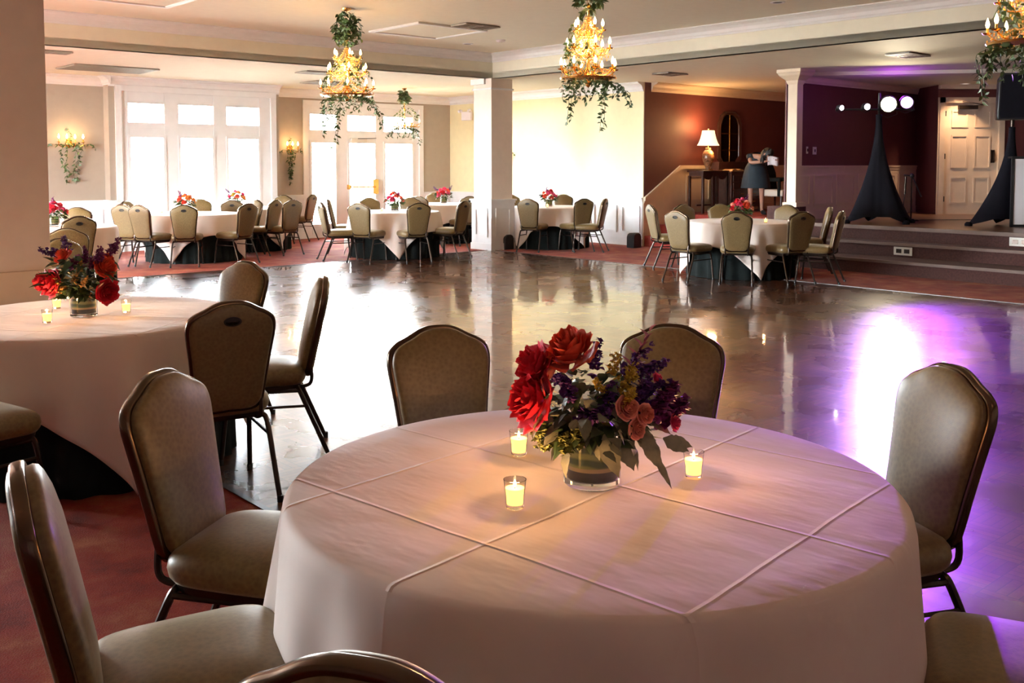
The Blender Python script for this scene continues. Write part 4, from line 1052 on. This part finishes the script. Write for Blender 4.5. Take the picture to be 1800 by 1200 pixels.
ceil_thing('ceiling_vent', at(90, 90, HL), HL, TH, 'dark air vent beside the beige column', 'vent', .45, .3, 'vent')
def can(px, py, z, label, lit=False):
    p = at(px, py, z); t = empty('recessed_downlight', (p.x, p.y, z), 0, label, 'ceiling light', 'recessed downlights')
    m = MB(); m.lathe([(.055, -.002), (.075, -.008), (.088, -.006), (.09, 0)], 24); m.build('trim_ring', M['trim'], t)
    m = MB(); m.lathe([(.001, -.003), (.057, -.003)], 24); m.build('lamp_face', M['can_lit'] if lit else M['black_plastic'], t)
can(822, 77, HH, 'unlit recessed downlight near the ceiling corner above the white column'); can(1367, 4, HH, 'unlit recessed downlight at the top edge right of the second chandelier')
can(1697, 147, HL-.061, 'recessed downlight over the stage, right-hand one above the door', True); can(1580, 158, HL-.061, 'recessed downlight over the stage, above the purple lamp', True); can(1579, 132, HL, 'recessed downlight just before the stage edge', True)
p = at(880, 70, HH); t = empty('smoke_detector', (p.x, p.y, HH), 0, 'round white smoke detector on the raised ceiling near its corner', 'smoke detector')
m = MB(); m.lathe([(.001, -.035), (.06, -.033), (.075, -.02), (.075, 0)], 24); m.build('housing', M['white'], t)
m = MB(); m.lathe([(.03, -.036), (.03, -.040), (.001, -.040)], 16); m.build('sensor_cap', M['plate'], t)
# housings made up for the added fill lights over and behind the camera
for (b, a) in ((6.0, 1.0), (2.5, -1.5), (9.0, -2.0)):
    t = empty('fill_housing', RW(b, a, HH), TH, 'round surface lamp added out of view as warm fill for the hall', 'ceiling light', 'added fill lamps')
    m = MB(); m.lathe([(.36, -.001), (.38, -.015), (.40, -.015), (.40, 0)], 32); m.build('rim', M['trim'], t)

# exit light box on the cream wall near the corner
p = ray_b(821, BW-.12); t = empty('exit_light', (p.x, p.y, 2.64), TH-pi/2, 'white box-shaped exit light high on the wall by the far corner', 'exit light')
m = MB(); m.box(-.17, .17, -.03, .03, -.10, .10); m.build('housing', M['white'], t, bevel=.012)
for s_ in (-1, 1):
    m = MB(); m.tube([(s_*.15, -.02, .10), (s_*.17, -.05, .12), (s_*.17, -.10, .10)], .035, 10); m.build('lamp_head', M['white'], t)
# black floor boxes
def floor_box(p, label):
    t = empty('floor_uplight', (p.x, p.y, 0), TH, label, 'floor light', 'black floor uplights')
    m = MB(); out = [(-.11, 0), (.11, 0), (.11, .20), (.085, .25), (.04, .27), (-.04, .27), (-.085, .25), (-.11, .20)]
    m.rings([[(x, y, z) for x, z in out] for y in (-.09, .09)]); m.build('housing', M['black_plastic'], t, bevel=.01)
    m = MB(); m.box(-.08, .08, -.05, .05, .268, .275); m.build('top_grille', M['dark_metal'], t, smooth=False)
floor_box(at(888, 437, 0)+V3(.02, -.1, 0), 'black rounded uplight on the floor at the foot of the white column')
floor_box(at(1115, 434, 0)-V3(.02, .12, 0), 'black rounded uplight on the carpet at the end of the cream wall')

# ------------------------------------------------------------ alcove: console table, lamp, mirror, desk, person
def room_empty(name, b, a, z, label, cat, group=None): 
    p = RW(b, a, z); return empty(name, (p.x, p.y, z), TH, label, cat, group)
CB = bcol(1245, 11.85)
t = room_empty('console_table', CB, 11.85, SZ, 'dark wooden console table under the lit lamp on the red landing', 'table')
m = MB(); m.box(-.42, .42, -.20, .20, .80, .83); m.build('tabletop', M['dark_wood'], t, bevel=.006)
m = MB(); m.box(-.39, .39, -.17, .17, .72, .80); m.build('apron', M['dark_wood'], t, smooth=False)
for x in (-.38, -.07, .07, .38):
    for y in ((-.16, .16) if abs(x) > .1 else (-.16,)):
        m = MB(); m.box(x-.025, x+.025, y-.02, y+.02, 0, .73); m.build('leg', M['dark_wood'], t, bevel=.004)
for s_ in (-1, 1):
    m = MB(); m.rings([[(s_*x, y, z) for x, z in ((.09, .72), (.36, .72), (.34, .70), (.30, .665), (.22, .65), (.15, .665), (.11, .70))] for y in (-.165, -.15)]); m.build('arched_bracket', M['dark_wood'], t)
m = MB(); m.box(-.38, .38, -.02, .02, .14, .17); m.build('stretcher', M['dark_wood'], t)
t = room_empty('table_lamp', CB-.02, 11.85, SZ+.83, 'lit table lamp with a bell shade and painted vase base on the console table', 'lamp')
m = MB(); m.box(-.07, .07, -.07, .07, 0, .025); m.lathe([(.05, .025), (.045, .05), (.075, .12), (.115, .22), (.12, .30), (.095, .37), (.05, .41), (.06, .43), (.05, .445), (.001, .45)], 24); m.build('base', M['ceramic'], t)
m = MB(); m.lathe([(.012, .44), (.01, .56)], 10); m.ball((0, 0, .80), .014, 8, 5); m.tube([(0, 0, .56), (0, 0, .80)], .003, 5); m.build('stem', M['gold'], t)
m = MB(); m.lathe([(.215, .49), (.185, .54), (.155, .62), (.130, .72), (.120, .78)], 32); o = m.build('lamp_shade', M['shade'], t)
so = o.modifiers.new('thick', 'SOLIDIFY'); so.thickness = .003
m = MB(); m.ball((0, 0, .62), .03, 10, 6, 1.3); m.build('bulb', M['bulb'], t)
pl = RW(CB-.02, 11.85, SZ+.83+.88); light('table_lamp_light', 'POINT', pl, 40, (1.0, .50, .18), .08)
pl = RW(CB-.02, 11.85, SZ+.83+.40); light('table_lamp_light', 'POINT', pl-UA*.14, 16, (1.0, .50, .18), .08)
# octagonal arched mirror
MBc = bcol(1281, 12.17)
t = room_empty('wall_mirror', MBc, 12.19, 2.07, 'tall arched mirror in a dark frame on the maroon wall above the desk', 'mirror')
mo = [(-.18, -.50), (-.30, -.36), (-.30, .26), (-.23, .42), (-.12, .49), (.12, .49), (.23, .42), (.30, .26), (.30, -.36), (.18, -.50)]
m = MB(); sc_ = lambda k, y: [(x*k[0], y, z*k[1]) for x, z in mo]
m.rings([sc_((1.32, 1.14), 0), sc_((1.32, 1.14), -.04), sc_((1.2, 1.08), -.06), sc_((1.02, 1.01), -.04), sc_((1.0, 1.0), -.02)], True, True, False); m.build('frame', M['dark_wood'], t, ang=30)
m = MB(); m.rings([sc_((1.0, 1.0), -.021), sc_((1.0, 1.0), -.025)]); m.build('mirror_glass', M['mirror'], t, smooth=False)
m = MB(); m.box(-.006, .006, -.032, -.025, -.50, .49); m.box(-.30, .30, -.032, -.025, .10, .115); m.box(-.30, .30, -.032, -.025, -.24, -.225); m.build('glazing_bars', M['gold'], t, smooth=False)
# dark upright desk with fall front
DB = bcol(1297, 11.8)
t = room_empty('writing_desk', DB+.02, 11.85, SZ, 'dark wooden upright desk on the landing beside the lamp table, behind the bending person', 'desk')
m = MB(); m.box(-.52, .52, -.25, .25, .10, .78); m.box(-.54, .54, -.26, .26, .78, .81); m.box(-.52, .52, .05, .25, .81, 1.0); m.build('body', M['dark_wood'], t, bevel=.006)
for k in range(4):
    m = MB(); m.box(-.47, .47, -.268, -.25, .14+k*.155, .27+k*.155); d_ = m.build('drawer', M['dark_wood'], t, bevel=.005)
    m = MB(); m.tube([(-.25, -.285, .205+k*.155), (-.15, -.285, .205+k*.155)], .006, 6); m.tube([(.15, -.285, .205+k*.155), (.25, -.285, .205+k*.155)], .006, 6); m.build('handle', M['gold'], d_)
for x in (-.49, .49):
    for y in (-.22, .22):
        m = MB(); m.box(x-.025, x+.025, y-.025, y+.025, 0, .11); m.build('foot', M['dark_wood'], t)
pb = RW(DB-.20, 11.78, SZ+.81)
t = empty('open_book', (pb.x, pb.y, pb.z), TH, 'open tan book lying on the desk right of the lamp', 'book')
m = MB(); m.rings([[(x, y, z) for x, z in ((-.19, .004), (0, 0), (.19, .004), (.19, .03), (.10, .045), (0, .02), (-.10, .045), (-.19, .03))] for y in (-.12, .12)]); m.build('pages', M['paper'], t)
m = MB(); m.box(-.195, .195, -.125, .125, -.0, .004); m.build('cover', M['dark_wood'], t)
# dark armchair at the right of the alcove
AB_ = bcol(1362, 11.3)
t = room_empty('armchair', AB_+.25, 11.4, SZ, 'dark high-backed armchair with a pale seat front in the alcove beside the post', 'armchair')
m = MB(); m.box(-.30, .30, -.30, .26, .30, .44); m.build('seat', M['plate'], t, bevel=.03)
m = MB(); m.rings([[(x*w_, y0+.12*(z/.9), z+.42) for x, z in ((-.30, 0), (.30, 0), (.31, .35), (.24, .50), (.10, .56), (-.10, .56), (-.24, .50), (-.31, .35))] for y0, w_ in ((.20, .97), (.22, 1), (.30, 1), (.32, .97))]); m.build('backrest', M['black_cloth'], t)
for s_ in (-1, 1):
    m = MB(); m.box(s_*.30-.05, s_*.30+.05, -.28, .24, .60, .68); m.box(s_*.30-.03, s_*.30+.03, -.26, -.20, .30, .62); m.build('armrest', M['black_cloth'], t, bevel=.02)
    for y in (-.26, .24):
        m = MB(); m.tube([(s_*.27, y, .31), (s_*.28, y, 0)], [.025, .015], 8); m.build('leg', M['dark_wood'], t)
# the person: bending to the right over a paper, seen from the hall
def skin_body(name, verts, edges, radii, mat, parent=None, sub=2, root=0):
    me = bpy.data.meshes.new(name); me.from_pydata(verts, edges, []); me.materials.append(mat)
    o = bpy.data.objects.new(name, me); COL.objects.link(o)
    if parent is not None: o.parent = parent
    sk = o.modifiers.new('skin', 'SKIN'); sk.use_smooth_shade = True
    for i, r in enumerate(radii):
        v = me.skin_vertices[0].data[i]; v.radius = (r, r) if not isinstance(r, tuple) else r
        v.use_root = (i == root)
    s_ = o.modifiers.new('sub', 'SUBSURF'); s_.levels = sub; s_.render_levels = sub
    return o
pp = ray_a(1328, 10.9)
t = empty('person', (pp.x, pp.y, SZ), radians(-5), 'person in a dark dress bending forward and looking at a white paper in the alcove', 'person')
# local axes: x to the right in the photo, y away from the camera
def bend(p):
    h = p[2]-.88
    if h <= 0: return V3(*p)
    a = radians(50)*min(1, h/.22); k = radians(50)
    return V3(p[0]+.10*h, p[1]*cos(a)-h*sin(a), .88+h*cos(k if h > .22 else a)-p[1]*-sin(a)*1.0)
Vv = [(0, 0, .88), (.0, .0, 1.0), (-.03, -.02, 1.14), (-.06, -.06, 1.27), (-.02, -.12, 1.35), (.03, -.17, 1.40),      # pelvis .. neck
      (-.20, -.03, 1.27), (-.19, -.17, 1.10), (.02, -.33, 1.07), (.10, -.37, 1.08),                                    # left (picture) arm
      (.08, -.11, 1.27), (.19, -.13, 1.12), (.19, -.32, 1.10), (.19, -.39, 1.11),                                      # right arm
      (-.09, 0, .86), (-.10, -.04, .48), (-.09, .03, .09), (-.10, -.05, .03), (-.11, -.14, .02),
      (.09, 0, .86), (.11, -.04, .48), (.13, .05, .09), (.14, -.03, .03), (.15, -.12, .02)]
for _i in (1, 2, 3, 4, 5, 6, 10): Vv[_i] = tuple(bend(Vv[_i]))
for _i, _p in ((7, (-.17, -.42, .98)), (8, (.06, -.56, 1.00)), (9, (.11, -.60, 1.02)), (11, (.24, -.42, 1.0)), (12, (.25, -.58, 1.03)), (13, (.25, -.63, 1.04))): Vv[_i] = _p
Ed = [(0,1),(1,2),(2,3),(3,4),(4,5),(3,6),(6,7),(7,8),(8,9),(3,10),(10,11),(11,12),(12,13),(0,14),(14,15),(15,16),(16,17),(17,18),(0,19),(19,20),(20,21),(21,22),(22,23)]
Rd = [(.15,.11), (.12,.09), (.13,.09), (.12,.085), .048, .045, .052, .038, .027, .022, .052, .038, .027, .022, .085, .055, .034, .035, .025, .085, .055, .034, .035, .025]
# hands: five fingers each, the picture-left one and the picture-right one
def hand(base, side):
    bi = base; bx = Vector(Vv[base])
    Vv.append(tuple(bx+V3(.01*side, -.04, -.005))); Ed.append((bi, len(Vv)-1)); Rd.append((.030, .016)); pal = len(Vv)-1
    for k, (fx, ln) in enumerate(((-.024, .030), (-.008, .036), (.008, .034), (.022, .026))):
        p0 = Vector(Vv[pal]); Vv.append(tuple(p0+V3(fx, -.03, .0))); Ed.append((pal, len(Vv)-1)); Rd.append(.0085)
        Vv.append(tuple(p0+V3(fx*1.15, -.03-ln, -.012))); Ed.append((len(Vv)-2, len(Vv)-1)); Rd.append(.0075)
    Vv.append(tuple(bx+V3(.035*-side, -.035, .012))); Ed.append((bi, len(Vv)-1)); Rd.append(.011)
    Vv.append(tuple(bx+V3(.040*-side, -.065, .014))); Ed.append((len(Vv)-2, len(Vv)-1)); Rd.append(.009)
hand(9, -1); hand(13, 1)
body = skin_body('body', Vv, Ed, Rd, M['skin'], t, 2, 0)
# head with face, looking down to the right, joined on the neck
m = MB(); HX = Matrix.Translation(Vector(Vv[5])+V3(.04, -.07, .055)) @ Matrix.Rotation(radians(40), 4, 'Z') @ Matrix.Rotation(radians(45), 4, 'X')
nr, ns = 18, 26; R_ = []
for i in range(nr+1):
    th = pi*i/nr; row = []
    for k in range(ns):
        ph_ = 2*pi*k/ns; x = .074*sin(th)*cos(ph_); y = .092*sin(th)*sin(ph_); z = .112*cos(th)
        fr = max(0, -sin(ph_))**2*sin(th)
        if z < 0: x *= 1-.35*(-z/.112)**1.5; y *= 1-.12*(-z/.112)
        ax = abs(x)
        if fr > 0:
            y -= .022*math.exp(-((z+.012)/.022)**2-(ax/.012)**2)*fr                       # nose
            y += .010*math.exp(-((z-.012)/.012)**2-((ax-.03)/.014)**2)*fr                 # eye sockets
            y -= .006*math.exp(-((z+.052)/.010)**2-(ax/.022)**2)*fr                       # lips
            y -= .008*math.exp(-((z+.088)/.016)**2-(ax/.020)**2)*fr                       # chin
        if i in (0, nr): x *= .01; y *= .01
        row.append(HX @ V3(x, y, z))
    R_.append(row)
m.rings(R_); m.tube([HX @ V3(0, .02, -.06), Vector(Vv[4])], [.05, .052], 14)
for s_ in (-1, 1):
    m.X = HX @ Matrix.Translation((s_*.076, .005, -.005)); m.ball((0, 0, 0), .018, 8, 6, 1.7); m.X = Matrix.Identity(4)
hd = m.build('head', M['skin'], body, ang=180)
m = MB()
for s_ in (-1, 1): m.X = HX @ Matrix.Translation((s_*.030, -.078, .012)); m.ball((0, 0, 0), .010, 8, 6)
m.X = Matrix.Identity(4); m.build('eyes', M['white'], hd)
m = MB(); m.X = HX; m.tube([(-.022, -.092, -.053), (0, -.098, -.055), (.022, -.092, -.053)], .004, 6); m.X = Matrix.Identity(4); m.build('mouth', M['red_flower'], hd)
m = MB(); R_ = []
for i in range(13):
    th = pi*(.0+.62*i/12)
    R_.append([HX @ V3(.088*sin(th)*cos(q*2*pi/24)*(1.02+.05*sin(q*5+i)), .104*sin(th)*sin(q*2*pi/24)+.014+.01*sin(q*3), .122*cos(th)+(-.03 if sin(q*2*pi/24) > -.5 else .055)*(i/12)) for q in range(24)])
m.rings(R_)
for k in range(46):
    a = rnd.uniform(.1, pi-.1); p0 = HX @ V3(.08*cos(a), .06+.04*sin(a), rnd.uniform(-.02, .05)); dr_ = rnd.uniform(.15, .28)
    m.tube(catmull([p0, p0+V3(.02*cos(a), .03, -dr_*.4), p0+V3(rnd.uniform(-.05, .05), .0, -dr_)], 3), [.014]*6+[.004], 5)
m.build('hair', M['hair'], body, ang=180)
m = MB(); R_ = []
for (cx, cy, z, rx, ry) in ((-.06, -.05, 1.305, .14, .085), (-.06, -.055, 1.27, .185, .115), (-.04, -.035, 1.19, .165, .125), (-.02, -.02, 1.10, .150, .115), (-.0, -.0, 1.0, .155, .125), (0, .0, .90, .195, .155), (.0, 0, .78, .225, .18), (0, 0, .64, .255, .205), (.0, 0, .50, .275, .225)):
    R_.append([bend((cx+rx*cos(q*pi/20)*(1+(.04*sin(q*.9*2) if z < .88 else 0)), cy+ry*sin(q*pi/20), z)) for q in range(40)])
m.rings(R_, True, False, False); o = m.build('dress', M['dress'], body, ang=180)
for sgn, (a_, b_) in ((-1, (Vector(Vv[6]), Vector(Vv[6]).lerp(Vector(Vv[7]), .45))), (1, (Vector(Vv[10]), Vector(Vv[10]).lerp(Vector(Vv[11]), .45)))):
    m = MB(); m.tube([a_, b_], [.07, .062], 14); m.build('sleeve', M['dress'], body)
for i0, i1 in ((17, 18), (22, 23)):
    a_, b_ = Vector(Vv[i0]), Vector(Vv[i1]); m = MB(); m.tube([a_+V3(0, .10, .012), a_+V3(0, 0, .012), b_+V3(0, 0, .005), b_+V3(0, -.05, .005)], [.03, .044, .042, .02], 12); m.build('shoe', M['black_plastic'], body)
pq = Matrix.Rotation(radians(-5), 3, 'Z') @ V3(.20, -.69, 1.03)
t = empty('white_paper', (pp.x+pq.x, pp.y+pq.y, SZ+pq.z), 0, 'sheet of white paper held by the bending person', 'paper')
m = MB(); idx = [[m.av((-.10+.2*i/5, .02*sin(i*1.2), -.10+.16*j/5+.012*sin(i))) for i in range(6)] for j in range(6)]
for a_, b_ in zip(idx, idx[1:]):
    for k in range(5): m.f.append([a_[k], a_[k+1], b_[k+1], b_[k]])
o = m.build('sheet', M['white'], t); so = o.modifiers.new('thick', 'SOLIDIFY'); so.thickness = .001

# ------------------------------------------------------------ stage equipment
ST_ = SZ+.012
def tripod(m_, h, spread, z0=0):
    pass
def scrim(name, p, rz, label, wl, wr, H, depth, topx=0.0):
    """spandex cover pulled over a tripod: narrow top, concave sides, three feet"""
    t = empty(name, (p.x, p.y, ST_), rz, label, 'tripod scrim')
    feet = [(-wl, -depth*.3), (wr*.55, -depth), (wr, depth*.3), (0, depth)]
    m = MB(); R_ = []; n = 48
    angs = [atan2(fy, fx) for fx, fy in feet]; rad = [hypot(fx, fy) for fx, fy in feet]
    for i in range(26):
        u = i/25; s_ = .03+(u**1.9)*.97; row = []
        for k in range(n):
            a = 2*pi*k/n-pi; w_ = 0
            lobe = 0
            for fa, fr in zip(angs, rad):
                d = abs((a-fa+pi) % (2*pi)-pi); lobe = max(lobe, fr*(1-.62*min(1, d/1.0)**.8*u**.5))
            r = lobe*s_+.028
            zf = 0
            if u > .9:
                dm = min(abs((a-fa+pi) % (2*pi)-pi) for fa in angs); zf = .10*min(1, dm/.5)*(u-.9)*10
            row.append((topx*(1-u)+r*cos(a), r*sin(a), H*(1-u)+.01+zf))
        R_.append(row)
    m.rings(R_, True, True, False); m.build('scrim_cover', M['scrim'], t, ang=180)
    for k, (fx, fy) in enumerate(feet[:3]):
        m = MB(); m.tube([(0, 0, .9), (fx*.93, fy*.93, .03)], .015, 8); m.build('leg', M['black_plastic'], t)
        m = MB(); m.rings([[(fx+.055*cos(q*pi/8)*s1, fy+.055*sin(q*pi/8)*s1, z) for q in range(16)] for s1, z in ((1, 0), (1.05, .03), (.6, .06))]); m.build('foot_pocket', M['scrim'], t)
    m = MB(); m.tube([(0, 0, .9), (topx, 0, H+.35)], .018, 10); m.build('pole', M['black_plastic'], t)
    return t
pS = at(1541, 392, ST_); 
scrim('tripod_scrim', pS, 0, 'black spandex-covered tripod on the left of the stage carrying the lamp bar', .52, .60, 1.72, .35)
def par(parent, x, z, aim, mat, R=.085, L=.16):
    X = Matrix.Translation((x, 0, z)) @ Matrix.Rotation(aim[1], 4, 'Z') @ Matrix.Rotation(aim[0], 4, 'X')   # lens towards -y
    m = MB(); m.X = X
    m.rings([[(r*cos(q*pi/12), y, r*sin(q*pi/12)) for q in range(24)] for r, y in ((R*.9, -L*.48), (R, -L*.5), (R*1.02, -L*.35), (R, 0), (R*.75, L*.35), (R*.3, L*.5))], True, False, True)
    h = m.build('lamp_housing', M['black_plastic'], parent)
    m = MB(); m.X = X; m.rings([[(r*cos(q*pi/12), y, r*sin(q*pi/12)) for q in range(24)] for r, y in ((R*.88, -L*.47), (R*.5, -L*.485), (.001, -L*.49))], True, False, False); m.build('lens', mat, h)
    m = MB(); m.tube([(x-R*1.15, 0, z), (x-R*1.15, 0, z-R*1.3), (x, 0, z-R*1.7), (x+R*1.15, 0, z-R*1.3), (x+R*1.15, 0, z)], .006, 6); m.build('yoke', M['black_plastic'], h)
zz = 1.56+(288-205)/FPX*pS.y
t = empty('light_bar', (pS.x, pS.y-.02, ST_+1.98), 0, 'bar of four stage lamps above the left scrim, two glaring amber and purple', 'stage light bar')
m = MB(); m.tube([(-.70, 0, -.17), (.55, 0, -.17)], .017, 10); m.build('bar', M['black_plastic'], t)
k_ = pS.y/FPX
lz = lambda py: EYE+(288-py)*k_-(ST_+1.98)
par(t, (1471-1541)*k_, lz(190), (radians(8), radians(20)), M['lens_small'], .045, .12)
par(t, (1516-1541)*k_, lz(188), (radians(8), radians(10)), M['lens_small'], .055, .13)
par(t, (1555-1541)*k_, lz(183), (radians(10), radians(-12)), M['lens_warm'], .13, .20)
par(t, (1587-1541)*k_, lz(180), (radians(10), radians(-14)), M['lens_purple'], .105, .18)
LW = V3(pS.x+(1555-1541)*k_, pS.y-.20, EYE+(288-183)*k_); LP = V3(pS.x+(1587-1541)*k_, pS.y-.20, EYE+(288-180)*k_)
light('amber_stage_light', 'SPOT', LW, 520, (1.0, .86, .62), .11, spot=radians(60), blend=.8, to=(2.2, 3.0, .3))
light('purple_stage_light', 'SPOT', LP, 4500, (.36, .035, 1.0), .09, spot=radians(36), blend=.8, to=(3.7, 5.0, .2))
light('purple_fill_point', 'POINT', LP+V3(.0, .55, .15), 9, (.50, .06, 1.0), .10)  # added fill without a fixture, imitates purple spill behind the lamp bar
for (px, py, zc) in ((1697, 147, HL-.061), (1580, 158, HL-.061), (1579, 132, HL)):
    p = at(px, py, zc); light('stage_downlight', 'SPOT', (p.x, p.y, zc-.02), 160, (1.0, .62, .38), .05, spot=radians(100), blend=.8)
# right-hand loudspeaker on its covered stand
pR = at(1772, 396, ST_)
scrim('tripod_scrim', pR, 0, 'black spandex-covered tripod under the loudspeaker at the right edge', .66, .50, 1.50, .35, .02)
t = empty('loudspeaker', (pR.x+.02, pR.y, ST_+1.62), radians(-18), 'black loudspeaker on the covered stand behind the corner chandelier leaves', 'loudspeaker')
m = MB(); r_ = [[(x*s1, y, z) for x, z in ((-.23, 0), (.23, 0), (.24, .06), (.22, .62), (.17, .70), (-.17, .70), (-.22, .62), (-.24, .06))] for y, s1 in ((-.21, 1), (-.19, 1.03), (.05, 1.0), (.20, .70))]; m.rings(r_); m.build('cabinet', M['black_plastic'], t, bevel=.01)
m = MB(); m.rings([[(x*.88, y, z*.93+.02) for x, z in ((-.23, 0), (.23, 0), (.24, .06), (.22, .62), (.17, .70), (-.17, .70), (-.22, .62), (-.24, .06))] for y in (-.211, -.222)]); m.build('grille', M['scrim'], t)
m = MB(); m.lathe([(.03, -.10), (.03, 0)], 12, (0, 0, 0), True, False); m.build('pole_socket', M['dark_metal'], t)
# microphone stand
pM = at(1601, 388, ST_)
t = empty('microphone_stand', (pM.x, pM.y, ST_), 0, 'low black microphone stand with angled boom before the panelled stage wall', 'microphone stand')
m = MB(); m.lathe([(.001, .03), (.12, .02), (.13, 0), (.001, 0)], 24); m.build('base', M['black_plastic'], t)
m = MB(); m.tube([(0, 0, .02), (0, 0, .74)], .013, 8); m.build('pole', M['dark_metal'], t)
m = MB(); m.tube([(-.13, 0, .76), (.0, 0, .75), (.06, -.02, .62), (.15, -.04, .40)], .010, 8); m.build('boom', M['black_plastic'], t)
m = MB(); m.ball((0, 0, .75), .04, 10, 6); m.build('clutch', M['black_plastic'], t)
m = MB(); m.tube([(-.10, 0, .74), (-.11, 0, .45)], .017, 10); m.build('microphone', M['dark_metal'], t)
m = MB(); m.tube(catmull([(-.11, 0, .45), (-.12, .02, .2), (-.05, .05, .01), (.25, .1, .008), (.6, .2, .008), (1.3, .2, .008)], 6), .006, 6); m.build('cable', M['black_plastic'], t)
# DJ facade
pD = at(1775, 399, ST_)
t = empty('booth_facade', (pD.x+.02, pD.y, ST_), radians(-12), 'white panel of a folding booth facade cut by the right edge', 'booth facade')
m = MB(); m.box(0, .75, -.01, .0, .04, 1.02); m.build('white_screen', M['white'], t, smooth=False)
m = MB(); m.box(-.02, .02, -.02, .02, 0, 1.05); m.box(.73, .77, -.02, .02, 0, 1.05); m.box(-.02, .77, -.02, .02, 1.02, 1.06); m.box(-.02, .77, -.02, .02, 0, .04); m.build('frame', M['black_plastic'], t, smooth=False)
m = MB(); m.box(-.02, .77, .02, .2, 1.03, 1.06); m.build('shelf', M['black_plastic'], t, smooth=False)
# electrical plates
def wall_plate(px, py, a, label, wd=.08, ht=.12, kind='switch'):
    p = ray_a(px, a); z = EYE+(288-py)/FPX*p.y
    t = empty('light_switch' if kind == 'switch' else 'power_outlet', (p.x, p.y, z), TH, label, 'light switch' if kind == 'switch' else 'power outlet')
    m = MB(); m.box(-wd/2, wd/2, -.012, 0, -ht/2, ht/2); m.build('cover_plate', M['plate'], t, bevel=.003)
    m = MB(); m.box(-.012, .012, -.020, -.012, -.025, .025) if kind == 'switch' else (m.box(-wd*.3, -wd*.08, -.015, -.012, -.02, .02), m.box(wd*.08, wd*.3, -.015, -.012, -.02, .02))
    m.build('rocker' if kind == 'switch' else 'socket', M['dark_metal'] if kind == 'switch' else M['black_plastic'], t)
wall_plate(1417, 264, 9.2, 'narrow light switch plate beside the cream post on the maroon wall', .05, .12)
wall_plate(1430, 265, 9.2, 'square light switch plate on the maroon wall left of the scrim', .11, .13)
def riser_plate(px, b, z, label):
    p = ray_b(px, b); t = empty('power_outlet', (p.x, p.y, z), TH-pi/2, label, 'power outlet')
    m = MB(); m.box(-.14, .14, -.012, 0, -.06, .06); m.build('cover_plate', M['plate'], t, bevel=.003)
    m = MB(); m.box(-.10, -.02, -.016, -.012, -.03, .03); m.box(.02, .10, -.016, -.012, -.03, .03); m.build('socket', M['dark_metal'], t)
riser_plate(1590, BW-.42, .29, 'wide pale outlet plate on the middle stage riser'); riser_plate(1796, BW-.02, .49, 'wide pale outlet plate on the top stage riser at the right edge')
# glowing discs closing the made-up fill lamp housings
for o in [o for o in COL.objects if o.name.startswith('fill_housing')]:
    m = MB(); m.lathe([(.001, -.012), (.36, -.010)], 32); m.build('fill_diffuser', M['can_lit'], o)
